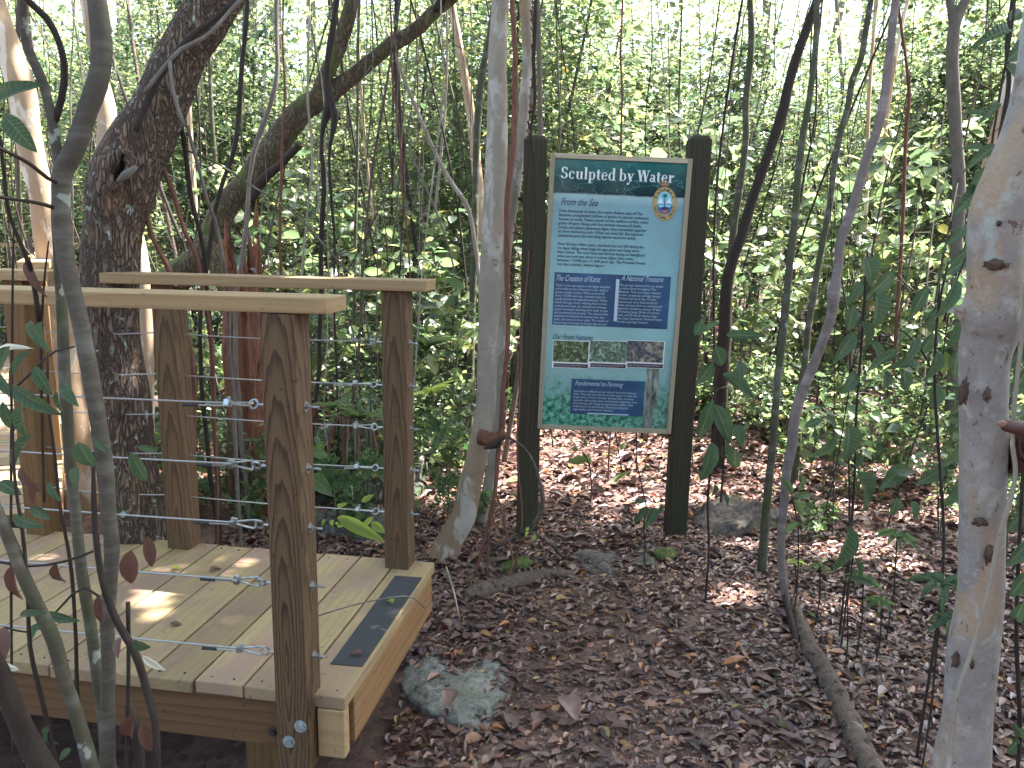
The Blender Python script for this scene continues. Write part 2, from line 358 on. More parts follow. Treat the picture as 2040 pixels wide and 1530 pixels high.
def soil():
    m, nt, b = mat('forest_soil'); co = coords(nt, offset=False)
    n = noi(nt, co, 30, 8, .7); c = ramp(nt, n, [(.3, (.05, .028, .021)), (.55, (.135, .074, .054)), (.75, (.22, .13, .095))])
    vo = nt.nodes.new('ShaderNodeTexVoronoi'); vo.inputs['Scale'].default_value = 24; nt.links.new(co, vo.inputs['Vector'])
    se = nt.nodes.new('ShaderNodeSeparateColor'); nt.links.new(vo.outputs['Color'], se.inputs[0])
    c = mixc(nt, .5, c, ramp(nt, se.outputs[0], [(0, (.04, .026, .022)), (.6, (.12, .075, .065)), (1, (.2, .13, .10))]))
    nt.links.new(c, b.inputs['Base Color']); b.inputs['Roughness'].default_value = .9; bump(nt, b, n, .8, .02); return m
M_soil = soil()
def rockmat(name, a, c, moss=None, amt=.3):
    m, nt, b = mat(name); co = coords(nt, offset=False)
    n = noi(nt, co, 24, 10, .72); n2 = noi(nt, co, 6, 4)
    col = ramp(nt, n, [(.34, tuple(q*.25 for q in a)), (.46, a), (.64, c)])
    if moss: col = mixc(nt, ramp(nt, n2, [(.62-amt*.3, (0, 0, 0)), (.74-amt*.3, (1, 1, 1))]), col, moss)
    nt.links.new(col, b.inputs['Base Color']); b.inputs['Roughness'].default_value = .9; bump(nt, b, n, 1, .03); return m
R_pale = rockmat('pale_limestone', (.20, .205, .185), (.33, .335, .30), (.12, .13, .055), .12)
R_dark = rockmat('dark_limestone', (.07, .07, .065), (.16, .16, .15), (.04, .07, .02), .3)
R_mossy = rockmat('mossy_limestone', (.10, .085, .075), (.18, .155, .14), (.10, .14, .03), .1)
R_mossroot = rockmat('mossy_root_bark', (.085, .065, .045), (.15, .12, .09), (.085, .13, .02), .45)
R_moss = rockmat('moss_cushion', (.05, .075, .015), (.11, .145, .03))

# ---------------------------------------------------------------- leaves
T_LOW = (np.array([[0, 0, 0], [.45, .5, .08], [1, 0, -.05], [.45, -.5, .08]], float), np.array([[0, 1, 2], [0, 2, 3]]))
def template(rows, prof, droop=.25, fold=.12, wav=0., curl=0.):
    vs = []; fs = []
    for i in range(rows+1):
        t = i/rows; w = prof(t)*.5; z = -droop*t*t + .0; mx = t
        e = fold*w*2
        wv = wav*math.sin(t*17)
        vs += [(mx, w, z+e+wv+curl*w*w*4), (mx, 0, z), (mx, -w, z+e-wv+curl*w*w*4)]
    for i in range(rows):
        a = i*3
        fs += [(a, a+1, a+4, a+3), (a+1, a+2, a+5, a+4)]
    return np.array(vs, float), np.array(fs)
def prof_ov(t): return max(.02, math.sin(math.pi*min(1, t**.8))**.75)*(1 if t < .99 else .0)
def prof_lance(t): return max(.015, math.sin(math.pi*t**.75))**1.0
T_MED = template(4, prof_ov, .08, .06)
T_CURL = template(4, prof_ov, -.10, .12, 0, .2)
T_FLAT = template(3, prof_ov, .05, -.12)
T_HI = template(9, prof_ov, .28, .16, .012)
T_HI2 = template(9, prof_lance, .4, .2, .01)
def unit(a): return a/np.maximum(np.linalg.norm(a, axis=1, keepdims=True), 1e-9)
def leaf_arrays(pos, dirs, nrm, L, W, T):
    tv, tf = T
    x = unit(dirs); y = unit(np.cross(nrm, x)); z = np.cross(x, y)
    n = len(pos); k = len(tv)
    L = np.broadcast_to(L, (n,))[:, None, None]; W = np.broadcast_to(W, (n,))[:, None, None]
    v = pos[:, None, :] + x[:, None, :]*tv[None, :, 0:1]*L + y[:, None, :]*tv[None, :, 1:2]*W + z[:, None, :]*tv[None, :, 2:3]*L
    f = tf[None]+(np.arange(n)*k)[:, None, None]
    return v.reshape(-1, 3), f.reshape(-1, tf.shape[1])
def leaf_mesh(name, *a): return np_mesh(name, *leaf_arrays(*a))
def leaf_link(v, f, m_, t):
    me = np_mesh('leaf', v, f); n = len(v)
    if n % 3 == 0:
        k = np.arange(n); rows = n//3-1
        for nm, arr in (('rib', (k % 3 == 1).astype(np.float32)), ('along', (k//3/rows).astype(np.float32))):
            a = me.attributes.new(nm, 'FLOAT', 'POINT'); a.data.foreach_set('value', arr)
    return link('leaf', me, m_, t, smooth=True)
def rdir(n, updown=(-.5, .5)):
    a = rng.uniform(0, 2*math.pi, n); z = rng.uniform(*updown, n); return unit(np.stack([np.cos(a), np.sin(a), z], 1))

# ---------------------------------------------------------------- light
SUN = V((.36, .27, .89)).normalized()
w = bpy.data.worlds.new('World'); S.world = w; w.use_nodes = True
sky = w.node_tree.nodes.new('ShaderNodeTexSky'); sky.sky_type = 'NISHITA'; sky.sun_disc = False
sky.sun_elevation = math.asin(SUN.z); sky.sun_rotation = math.atan2(SUN.x, SUN.y); sky.air_density = 1.0; sky.dust_density = 3.5; sky.ozone_density = 1.0
w.node_tree.links.new(sky.outputs[0], w.node_tree.nodes['Background'].inputs[0]); w.node_tree.nodes['Background'].inputs[1].default_value = .125
ld = bpy.data.lights.new('sun', 'SUN'); ld.energy = 5; ld.angle = math.radians(.53); ld.color = (1, .955, .88)
lo = bpy.data.objects.new('sun', ld); COL.objects.link(lo); lo.rotation_euler = SUN.to_track_quat('Z', 'Y').to_euler(); lo.location = (3, 3, 12)
S.view_settings.view_transform = 'Standard'; S.view_settings.look = 'None'; S.view_settings.exposure = 3.0; S.view_settings.gamma = 1
S.render.engine = 'CYCLES'
S.cycles.max_bounces = 6; S.cycles.diffuse_bounces = 4; S.cycles.glossy_bounces = 2; S.cycles.transmission_bounces = 3

cd = bpy.data.cameras.new('camera'); co_ = bpy.data.objects.new('camera', cd); COL.objects.link(co_); S.camera = co_
Mx = Matrix(((CR[0], -CD[0], -CF[0], CP[0]), (CR[1], -CD[1], -CF[1], CP[1]), (CR[2], -CD[2], -CF[2], CP[2]), (0, 0, 0, 1)))
co_.matrix_world = Mx; cd.sensor_fit = 'HORIZONTAL'; cd.sensor_width = 36; cd.lens = FPX/2040*36; cd.clip_start = .02; cd.clip_end = 400

# ---------------------------------------------------------------- ground
def ground():
    a = np.concatenate([np.linspace(-60, -7, 14)[:-1], np.linspace(-7, 7, 150), np.linspace(7, 60, 14)[1:]])
    b_ = np.concatenate([np.linspace(-40, -3, 10)[:-1], np.linspace(-3, 12, 170), np.linspace(12, 90, 16)[1:]])
    X, Y = np.meshgrid(a, b_); Z = gha(X, Y)
    Z += np.where((np.abs(X) < 7) & (Y < 12), rng.normal(0, .006, X.shape), 0)
    n, k = X.shape; vs = np.stack([X, Y, Z], 2).reshape(-1, 3)
    i = np.arange(n-1)[:, None]*k+np.arange(k-1)[None]; i = i.ravel()
    me = np_mesh('ground', vs, np.stack([i, i+1, i+k+1, i+k], 1))
    tag(link('ground', me, M_soil, smooth=True), kind='structure')
ground()
def litter():
    V_, F_ = [], []; off = 0
    def put(n, xr, yr, L, T, tilt, lift, clump=1.):
        nonlocal off
        x = rng.uniform(*xr, n); y = rng.uniform(*yr, n)
        keep = ~((x > -3.2) & (x < -.05) & (y > .05) & (y < .88))
        path = np.exp(-((x-.55-.12*y)/.55)**4)*(y < 1.9)
        if T is not T_FLAT or L > .03: keep &= rng.random(n) > .55*path
        x, y = x[keep], y[keep]
        z = gha(x, y)+rng.uniform(.0, lift, len(x))
        l = rng.lognormal(math.log(L), .32, len(x)); wd = l*rng.uniform(.35, .62, len(x))
        d = rdir(len(x), (-tilt, tilt)); nn = unit(np.stack([rng.normal(0, tilt, len(x)), rng.normal(0, tilt, len(x)), np.ones(len(x))], 1))
        v, f = leaf_arrays(np.stack([x, y, z], 1), d, nn, l, wd, T)
        V_.append(v); F_.append(f+off); off += len(v)
    for T in (T_MED, T_CURL, T_FLAT):
        put(17000, (-1.4, 3.0), (-.6, 2.6), .036, T, .11, .018)
        put(11000, (-3.5, 5), (2.6, 6.5), .055, T, .2, .02)
    put(16000, (-1.2, 2.9), (-.4, 2.6), .017, T_FLAT, .2, .012)
    put(9000, (-.1, 1.5), (-.4, 2.2), .013, T_FLAT, .2, .010)
    put(420, (-1.2, 2.9), (-.4, 2.6), .062, T_MED, .16, .03)
    me1 = np_mesh('l', np.concatenate(V_), np.concatenate(F_))
    tag(link('leaf_litter', me1, L_litter, smooth=True), 'carpet of fallen brown leaves covering the forest floor', 'leaf litter', kind='stuff')
    V_.clear(); F_.clear(); off = 0
    put(26000, (-12, 12), (6.2, 16), .14, T_LOW, .3, .04)
    tag(link('leaf_litter', np_mesh('l2', np.concatenate(V_), np.concatenate(F_)), L_litter), 'distant fallen leaves under the undergrowth', 'leaf litter', kind='stuff')
    # fine twigs and needles
    mb = MB()
    for _ in range(700):
        x, y = random.uniform(-1.2, 2.9), random.uniform(-.4, 3.4)
        if -3.2 < x < 0 and 0 < y < .9: continue
        a = random.uniform(0, 6.3); L = random.uniform(.03, .16); z = gh(x, y)+.018
        p = V((x, y, z)); q = p+V((math.cos(a)*L, math.sin(a)*L, random.uniform(-.01, .02))); mmm = (p+q)/2+V((random.uniform(-.01, .01),)*3)
        mb.tube([p, mmm, q], random.uniform(.0008, .0022), 4, False)
    tag(mb.build('twig_litter', B_grey), 'thin broken twigs scattered over the fallen leaves', 'twigs', kind='stuff')
litter()

# ---------------------------------------------------------------- boardwalk
BM = {}
def beam(name, L, W, H, M, material, parent, bev=.004, label=None):
    bm = bmesh.new(); bmesh.ops.create_cube(bm, size=1)
    for v in bm.verts: v.co = V((v.co.x*L, v.co.y*W, v.co.z*H))
    bmesh.ops.bevel(bm, geom=bm.edges[:], offset=bev, segments=2, profile=.6, affect='EDGES')
    me = bpy.data.meshes.new(name); bm.to_mesh(me); bm.free()
    o = link(name, me, material, parent); o.matrix_local = M; BM[o.name] = M
    if label: o['label'] = label
    return o
def M4(x, y, z, ax, ay):
    """origin + x axis + y axis"""
    X = V(ax).normalized(); Y = V(ay); Z = X.cross(Y).normalized(); Y = Z.cross(X)
    return Matrix(((X.x, Y.x, Z.x, x), (X.y, Y.y, Z.y, y), (X.z, Y.z, Z.z, z), (0, 0, 0, 1)))
HR = 1.014; BP = .146; DW = .904
bw = thing('boardwalk', (0, 0, 0), 'new pine boardwalk platform with cable railings and a black tread strip at its end', 'boardwalk')
for i in range(22):
    y1 = DW+random.uniform(-.004, .004); y0 = random.uniform(-.006, .006) if i != 1 else .0
    if i == 1: y0 = .0
    if i == 0: y0 = 0; y1 = DW
    if i == 15: y0 = .0
    L = y1-y0; x = -(i+.5)*BP+.003
    beam('deck_board', L, .139, .036, M4(x, (y0+y1)/2, -.018+random.uniform(-.0015, .0015), (0, 1, 0), (1, 0, 0)), M_deck, bw, .004)
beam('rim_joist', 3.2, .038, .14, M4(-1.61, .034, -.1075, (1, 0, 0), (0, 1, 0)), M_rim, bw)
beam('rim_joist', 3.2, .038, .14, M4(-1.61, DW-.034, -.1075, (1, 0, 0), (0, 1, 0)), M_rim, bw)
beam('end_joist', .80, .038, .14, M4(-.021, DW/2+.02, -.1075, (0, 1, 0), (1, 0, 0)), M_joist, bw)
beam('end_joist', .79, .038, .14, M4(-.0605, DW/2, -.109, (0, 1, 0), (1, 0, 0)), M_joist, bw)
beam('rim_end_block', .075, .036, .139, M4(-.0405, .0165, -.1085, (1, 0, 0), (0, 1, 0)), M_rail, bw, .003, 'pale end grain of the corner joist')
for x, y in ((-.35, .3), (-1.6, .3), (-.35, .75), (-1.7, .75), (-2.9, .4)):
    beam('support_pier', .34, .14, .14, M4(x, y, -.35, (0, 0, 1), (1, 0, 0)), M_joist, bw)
ST = MB(); ST.v = [(-.125, .19, .0018), (-.02, .185, .0018), (-.018, .80, .0018), (-.122, .80, .0018), (-.125, .19, .0006), (-.02, .185, .0006), (-.018, .80, .0006), (-.122, .80, .0006)]
c_ = [gz(*q, .001) for q in ((658, 1323), (722, 1328), (841, 1151), (787, 1147))]
ST.v = [(p.x, p.y, .0022) for p in c_]+[(p.x, p.y, .0008) for p in c_]
ST.f = [(0, 1, 2, 3), (4, 7, 6, 5), (0, 4, 5, 1), (1, 5, 6, 2), (2, 6, 7, 3), (3, 7, 4, 0)]
ST.build('tread_strip', M_grit, bw)['label'] = 'black grit anti-slip strip on the last deck board'

def cyl(mb, p, q, r, sides=12): mb.tube([p, q], r, sides)
def through_bolt(parent, p, n, mat_=M_steel, shaft=.035, r=.0135):
    n = V(n).normalized(); mb = MB(); cyl(mb, p, p+n*.002, r, 18); cyl(mb, p+n*.002, p+n*.008, r*.6, 6); cyl(mb, p+n*.008, p+n*shaft, .0035, 8)
    mb.build('through_bolt', mat_, parent)
def hex_bolt(parent, p, n, r=.017, m_=M_zinc):
    n = V(n).normalized(); mb = MB(); cyl(mb, p, p+n*.0025, r, 22); cyl(mb, p+n*.0025, p+n*.011, r*.62, 6); mb.build('hex_bolt', m_, parent)
def post(x, y, z0, z1, ax=(1, 0, 0), parent=bw, mat_=M_post, lab=None, w_=.089):
    o = beam('post', z1-z0, w_, w_, M4(x, y, (z0+z1)/2, (0, 0, 1), ax), mat_, parent, .005, lab)
    return o
class Sub:  # helper giving child meshes of a post in world coordinates
    pass
def child_world(o, parent):
    o.parent = parent; o.matrix_parent_inverse = parent.matrix_local.inverted()
def hardware_under(parent, before):
    pass
NX, NY = -.1285, -.0015
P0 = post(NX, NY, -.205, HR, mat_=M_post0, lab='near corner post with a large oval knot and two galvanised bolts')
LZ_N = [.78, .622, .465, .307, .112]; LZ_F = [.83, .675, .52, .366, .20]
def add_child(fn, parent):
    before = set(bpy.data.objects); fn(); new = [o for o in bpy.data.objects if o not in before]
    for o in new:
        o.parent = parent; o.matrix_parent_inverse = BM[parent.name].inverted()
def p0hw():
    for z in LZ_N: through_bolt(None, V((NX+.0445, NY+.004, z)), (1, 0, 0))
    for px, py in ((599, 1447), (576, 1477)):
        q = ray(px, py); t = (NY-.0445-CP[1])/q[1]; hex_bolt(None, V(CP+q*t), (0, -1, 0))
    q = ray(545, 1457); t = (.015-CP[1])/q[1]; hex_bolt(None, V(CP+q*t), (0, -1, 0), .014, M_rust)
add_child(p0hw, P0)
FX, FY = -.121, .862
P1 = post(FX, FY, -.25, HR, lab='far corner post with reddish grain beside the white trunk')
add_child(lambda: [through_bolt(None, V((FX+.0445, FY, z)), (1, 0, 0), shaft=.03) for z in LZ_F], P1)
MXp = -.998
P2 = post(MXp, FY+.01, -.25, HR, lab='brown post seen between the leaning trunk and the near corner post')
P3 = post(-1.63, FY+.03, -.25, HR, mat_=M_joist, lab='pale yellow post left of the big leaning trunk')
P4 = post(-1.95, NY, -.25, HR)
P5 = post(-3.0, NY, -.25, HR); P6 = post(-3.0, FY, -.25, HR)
def rail_board(pts, name='handrail', parent=bw, thick=.038, label=None, endround=.012):
    """plan polygon extruded: pts list (x,y)"""
    bm = bmesh.new(); vs = [bm.verts.new((x, y, HR+.001)) for x, y in pts]; f = bm.faces.new(vs)
    r = bmesh.ops.extrude_face_region(bm, geom=[f])
    for v in r['geom']:
        if isinstance(v, bmesh.types.BMVert): v.co.z += thick
    bmesh.ops.recalc_face_normals(bm, faces=bm.faces[:])
    bmesh.ops.bevel(bm, geom=bm.edges[:], offset=.004, segments=2, profile=.6, affect='EDGES')
    me = bpy.data.meshes.new(name); bm.to_mesh(me); bm.free(); o = link(name, me, M_rail, parent)
    if label: o['label'] = label
    return o
yn0 = -.05
rail_board([(-3.1, yn0), (-.028, yn0), (-.006, yn0+.012), (.0, yn0+.03), (.0, yn0+.125), (-.02, yn0+.14), (-3.1, yn0+.14)], label='near handrail board with a rounded end')
rail_board([(-1.225, .80), (-.012, .80), (.0, .812), (.0, .93), (-.01, .94), (-1.225, .94)], label='far handrail board cut square beside the leaning trunk')
rail_board([(-3.1, .825), (-1.455, .825), (-1.455, .965), (-3.1, .965)], label='far handrail board left of the leaning trunk')
def cable_run(pa, pb, fitting=True, sag=.004, tail=True):
    """cable from post a (fitting end) to post b"""
    pa = V(pa); pb = V(pb); d = (pb-pa).normalized()
    mb = MB(); st = pa+d*(.115 if fitting else 0); n = 7
    pts = [st.lerp(pb, i/n)-V((0, 0, sag*math.sin(math.pi*i/n))) for i in range(n+1)]
    mb.tube(pts, .0026, 6)
    c = mb.build('cable', M_cable, bw)
    if not fitting: return
    up = V((0, 0, 1)); tw = random.uniform(-.9, .9); side = (up*math.cos(tw)+d.cross(up)*math.sin(tw))
    mb = MB(); cyl(mb, pa, pa+d*.035, .0034, 8)
    cc = pa+d*.046; ring = [cc+(d*math.cos(a)+side*math.sin(a))*.0115 for a in [2*math.pi*k/14 for k in range(15)]]
    mb.tube(ring, .0032, 6, False); e = mb.build('eye_bolt', M_steel, c)
    # thimble loop of wire through the eye
    s2 = (d.cross(side)+side*.5).normalized(); loop = []
    for k in range(13):
        t = k/12; a = math.pi*(t*2-1); r = .012*math.sin(math.pi*t)**.6 if 0 < t < 1 else .002
        loop.append(pa+d*(.113-.06*math.sin(math.pi*t))+s2*(r*(1 if t < .5 else -1)))
    mb = MB(); mb.tube(loop, .0028, 6, False); mb.build('wire_loop', M_steel, c)
    k0 = pa+d*.116; mb = MB(); mb.box((0, 0, 0), (.014, .016, .020), M4(*k0, d, side)); U = [k0+d*x+side*y for x, y in ((-.004, -.008), (-.004, .013), (.0, .016), (.004, .013), (.004, -.008))]
    mb.tube(U, .0022, 6); mb.build('cable_clamp', M_steel, c)
    if tail:
        o2 = side*-.007; mb = MB(); t0 = pa+d*.12+o2; t1 = pa+d*random.uniform(.17, .21)+o2*1.1-V((0, 0, .002)); mb.tube([t0, t1], .0024, 6); mb.build('cable_tail', M_cable, c)
        mb = MB(); mb.tube([t1-d*.012, t1+d*.03-V((0, 0, .001))], .0042, 8); mb.build('tape_wrap', M_tape, c)
for i, z in enumerate(LZ_N):
    cable_run((NX-.0445, NY, z), (-1.95+.0445, NY, z+.0), True, .006)
    cable_run((-1.95-.0445, NY, z), (-3.0+.0445, NY, z), False)
for i, z in enumerate(LZ_F):
    cable_run((FX-.0445, FY, z), (MXp+.0445, FY+.01, z), True, .004, tail=i % 2 == 1)
    cable_run((MXp-.0445, FY+.0, z+.005), (-1.63+.0445, FY+.03, z-.01), False, .01)
    cable_run((-1.63-.0445, FY+.03, z), (-3.0+.0445, FY, z), False)
# walkway beyond, turning away to the left
wdir = V((-.62, .785, 0)).normalized(); wside = V((-wdir.y, wdir.x, 0)); w0 = V((-1.78, 1.13, 0))
bw2 = thing('boardwalk', (w0.x, w0.y, 0), 'sunlit stretch of boardwalk running away behind the leaning trunk at the left edge', 'boardwalk')
def W2(s, t, z): p = wdir*s+wside*t; return (p.x, p.y, z)
for i in range(36):
    beam('deck_board', 1.05, .139, .036, M4(*W2(.08+i*BP, .5, -.018), wside, wdir), M_deck, bw2)
beam('rim_joist', 5.3, .038, .14, M4(*W2(2.65, .0, -.108), wdir, wside), M_joist, bw2)
for t in (.02, 1.0):
    for s in (.9, 2.3, 3.7, 5.1):
        beam('post', 1.3, .089, .089, M4(*W2(s, t, HR-.65), (0, 0, 1), wside), M_joist, bw2)
    beam('handrail', 4.6, .14, .038, M4(*W2(3.0, t, HR+.02), wdir, wside), M_rail, bw2)
    for z in LZ_F[::2]:
        mb = MB(); mb.tube([W2(.9, t, z), W2(5.1, t, z)], .0026, 5); mb.build('cable', M_cable, bw2)
beam('handrail', 2.4, .14, .038, M4(*W2(5.6, -.1, HR+.05), wside, wdir), M_rail, bw2)
# nails: small dark heads near the board ends
mb = MB()
for i in range(14):
    for yy in (.03, DW-.035):
        for dx in (-.035, .035):
            x = -(i+.5)*BP+dx+random.uniform(-.006, .006)
            cyl(mb, V((x, yy+random.uniform(-.004, .004), -.0005)), V((x, yy, .0006)), .0035, 8)
nl = mb.build('screw_head', M_rust, bw); nl['kind'] = 'stuff'

# ---------------------------------------------------------------- sign
SD = 4.13
SO = pl(1199, 1095, SD-.05)
sx = V(RH)*math.cos(math.radians(1.5)) - V((0, 0, 1))*math.sin(math.radians(1.5)); sz = V(RH)*math.sin(math.radians(1.5))+V((0, 0, 1))*math.cos(math.radians(1.5)); sy = sz.cross(sx)
SM = Matrix(((sx.x, sy.x, sz.x, SO.x), (sx.y, sy.y, sz.y, SO.y), (sx.z, sy.z, sz.z, SO.z), (0, 0, 0, 1)))
SI = SM.inverted()
sign = bpy.data.objects.new('information_sign', None); COL.objects.link(sign); sign.matrix_world = SM
tag(sign, 'framed blue information sign about limestone mounted between two dark wooden posts', 'sign')
def sl(px, py, yoff=0.):
    """pixel -> local (x,z) on the sign plane y=yoff"""
    o = SI @ V(CP); q = SI.to_3x3() @ V(ray(px, py)); t = (yoff-o.y)/q.y; p = o+q*t; return p.x, p.z
def sbox(name, x0, x1, z0, z1, y0, y1, m, parent=sign, bev=0, long='z'):
    L, W = (z1-z0, x1-x0) if long == 'z' else (x1-x0, z1-z0)
    ax = (0, 0, 1) if long == 'z' else (1, 0, 0)
    ay = (1, 0, 0) if long == 'z' else (0, 0, 1)
    M = M4((x0+x1)/2, (y0+y1)/2, (z0+z1)/2, ax, ay)
    return beam(name, L, W, abs(y1-y0), M, m, parent, bev or .003)
PY = -.02   # panel face plane (towards camera negative y)
TL = sl(1102, 318, PY); TR = sl(1368, 323, PY); BR = sl(1329, 852, PY); BL = sl(1083, 848, PY)
ax0 = (TL[0]+BL[0])/2; ax1 = (TR[0]+BR[0])/2; az1 = (TL[1]+TR[1])/2; az0 = (BL[1]+BR[1])/2
print('panel', ax0, ax1, az0, az1, TL, TR, BR, BL)
fw = .024
sbox('frame_side', ax0-fw, ax0, az0-fw, az1+fw, PY-.012, PY+.03, M_frame)
sbox('frame_side', ax1, ax1+fw, az0-fw, az1+fw, PY-.012, PY+.03, M_frame)
sbox('frame_rail', ax0, ax1, az1, az1+fw, PY-.011, PY+.028, M_frame, long='x')
sbox('frame_rail', ax0, ax1, az0-fw, az0, PY-.011, PY+.028, M_frame, long='x')
def chamfer_post(name, x, w_, ztop, y, lean):
    bm = bmesh.new(); bmesh.ops.create_cube(bm, size=1)
    zb = -.25; H = ztop-zb; r = .089/2
    for v in bm.verts: v.co = V(((v.co.x+.5)*H, v.co.y*w_, v.co.z*.089))
    top = [f for f in bm.faces if f.normal.x > .9]
    ret = bmesh.ops.inset_region(bm, faces=top, thickness=.026, depth=0)
    for f in bm.faces:
        if f.normal.x > .9 and all(abs(v.co.y) < w_/2-.01 for v in f.verts):
            for v in f.verts: v.co.x += .022
    bmesh.ops.bevel(bm, geom=[e for e in bm.edges], offset=.003, segments=1, affect='EDGES')
    me = bpy.data.meshes.new(name); bm.to_mesh(me); bm.free(); o = link(name, me, M_spost, sign)
    M = M4(x-lean*0, y, zb, V((lean, 0, 1)), V((1, 0, -lean))); o.matrix_local = M; return o
lx = (sl(1051, 1095, 0)[0]); rx = sl(1347, 1085, 0)[0]
lt = sl(1070, 268, -.03); rt = sl(1401, 268, -.03)
chamfer_post('sign_post', lx, .116, lt[1]-.02, .03, (lt[0]-lx)/lt[1])['label'] = 'left sign post beside the hanging roots'
chamfer_post('sign_post', rx, .112, rt[1]-.02, .03, (rt[0]-rx)/rt[1])['label'] = 'right sign post with a pale left edge'
# panel with procedural print
def panelmat():
    m, nt, b = mat('printed_panel'); tc = nt.nodes.new('ShaderNodeTexCoord'); sp = nt.nodes.new('ShaderNodeSeparateXYZ'); nt.links.new(tc.outputs['Generated'], sp.inputs[0])
    z = sp.outputs['Z']; x = sp.outputs['X']
    ob = coords(nt, offset=False)
    wn = noi(nt, ob, 9, 4)
    base = ramp(nt, z, [(0, (.10, .27, .26)), (.2, (.24, .42, .42)), (.45, (.27, .46, .48)), (.62, (.24, .44, .48)), (.84, (.20, .35, .40)), (.88, (.36, .50, .52))])
    # lower left greenery, lower right trunks
    g = noi(nt, ob, 24, 6, .7)
    def add(a, c, op='MULTIPLY'):
        n = nt.nodes.new('ShaderNodeMath'); n.operation = op
        for s_, v_ in ((n.inputs[0], a), (n.inputs[1], c)):
            if hasattr(v_, 'links'): nt.links.new(v_, s_)
            else: s_.default_value = v_
        return n.outputs[0]
    low = add(z, add(g, .30), 'ADD'); gm = ramp(nt, low, [(.25, (1, 1, 1)), (.34, (0, 0, 0))])
    gcol = ramp(nt, noi(nt, ob, 40, 5, .7), [(.38, (.02, .06, .05)), (.5, (.06, .26, .17)), (.6, (.20, .45, .36))])
    base = mixc(nt, gm, base, gcol)
    xn = add(x, add(noi(nt, coords(nt, (1, 1, .15), offset=False), 20, 3), .12), 'ADD')
    tm = ramp(nt, xn, [(.86, (0, 0, 0)), (.88, (1, 1, 1)), (.95, (1, 1, 1)), (.96, (.2, .2, .2)), (1., (.2, .2, .2))]); zm = ramp(nt, z, [(.27, (1, 1, 1)), (.33, (0, 0, 0))])
    base = mixc(nt, add(tm, zm), base, ramp(nt, noi(nt, coords(nt, (1, 1, .2), offset=False), 50, 5), [(.4, (.05, .06, .05)), (.65, (.36, .38, .34))]))
    # header water
    vo = nt.nodes.new('ShaderNodeTexVoronoi'); vo.feature = 'DISTANCE_TO_EDGE'; vo.inputs['Scale'].default_value = 5
    mp = coords(nt, (1, 1, 2.2), offset=False); mv = nt.nodes.new('ShaderNodeMix'); mv.data_type = 'VECTOR'; mv.inputs[0].default_value = .35
    nn = nt.nodes.new('ShaderNodeTexNoise'); nn.inputs['Scale'].default_value = 6; nt.links.new(mp, nn.inputs['Vector']); nt.links.new(mp, mv.inputs[4]); nt.links.new(nn.outputs['Color'], mv.inputs[5]); nt.links.new(mv.outputs[1], vo.inputs['Vector'])
    hd = ramp(nt, z, [(.875, (.006, .02, .028)), (.93, (.008, .055, .062)), (1, (.012, .13, .13))])
    hd = mixc(nt, ramp(nt, vo.outputs['Distance'], [(0, (.45, .45, .45)), (.02, (0, 0, 0))]), hd, (.12, .34, .34))
    zz = add(z, add(add(wn, .012), -.006, 'ADD'), 'ADD')
    base = mixc(nt, ramp(nt, zz, [(.8745, (0, 0, 0)), (.8765, (1, 1, 1))]), base, hd)
    gr = noi(nt, ob, 3.5, 6, .7); base = mixc(nt, ramp(nt, gr, [(.42, (0, 0, 0)), (.68, (.35, .35, .35))]), base, (.16, .20, .19))
    nt.links.new(base, b.inputs['Base Color']); b.inputs['Roughness'].default_value = .2; b.inputs['Specular IOR Level'].default_value = .3
    return m
mb = MB(); mb.v = [(ax0, PY, az0), (ax1, PY, az0), (ax1, PY, az1), (ax0, PY, az1), (ax0, PY+.008, az0), (ax1, PY+.008, az0), (ax1, PY+.008, az1), (ax0, PY+.008, az1)]
mb.f = [(0, 1, 2, 3), (4, 7, 6, 5), (0, 4, 5, 1), (1, 5, 6, 2), (2, 6, 7, 3), (3, 7, 4, 0)]
panel = mb.build('panel', panelmat(), sign)
mb = MB(); mb.box(((ax0+ax1)/2, PY+.018, (az0+az1)/2), (ax1-ax0-.004, .016, az1-az0-.004)); mb.build('backing_board', M_frame, sign)
def flat(name, px, m, parent=panel, lift=.001, rect=True):
    xs = [sl(*q, PY) for q in px]
    if rect and len(xs) == 2:
        (a, b1), (c, d1) = xs; xs = [(a, b1), (c, b1), (c, d1), (a, d1)]
    mb = MB(); n = len(xs); mb.v = [(x, PY-lift, z) for x, z in xs]+[(x, PY-lift*.3, z) for x, z in xs]
    mb.f = [tuple(range(n))]+[tuple(range(2*n-1, n-1, -1))]+[(i, i+n, (i+1) % n+n, (i+1) % n) for i in range(n)]
    return mb.build(name, m, parent)
M_blue = plain('print_blue', (.034, .085, .175), .3, spec=.3, var=5); M_navy = plain('print_navy', (.012, .03, .07), .4); M_white = plain('print_white', (.70, .74, .75), .4)
M_pale = plain('print_pale', (.42, .52, .60), .4); M_maroon = plain('print_maroon', (.055, .02, .028), .4); M_gold = plain('print_gold', (.42, .30, .10), .4)
M_sky = plain('print_sky', (.20, .50, .66), .4); M_sea = plain('print_sea', (.035, .10, .30), .4); M_red = plain('print_red', (.60, .09, .08), .4); M_crown = plain('print_crown', (.28, .16, .08), .4)
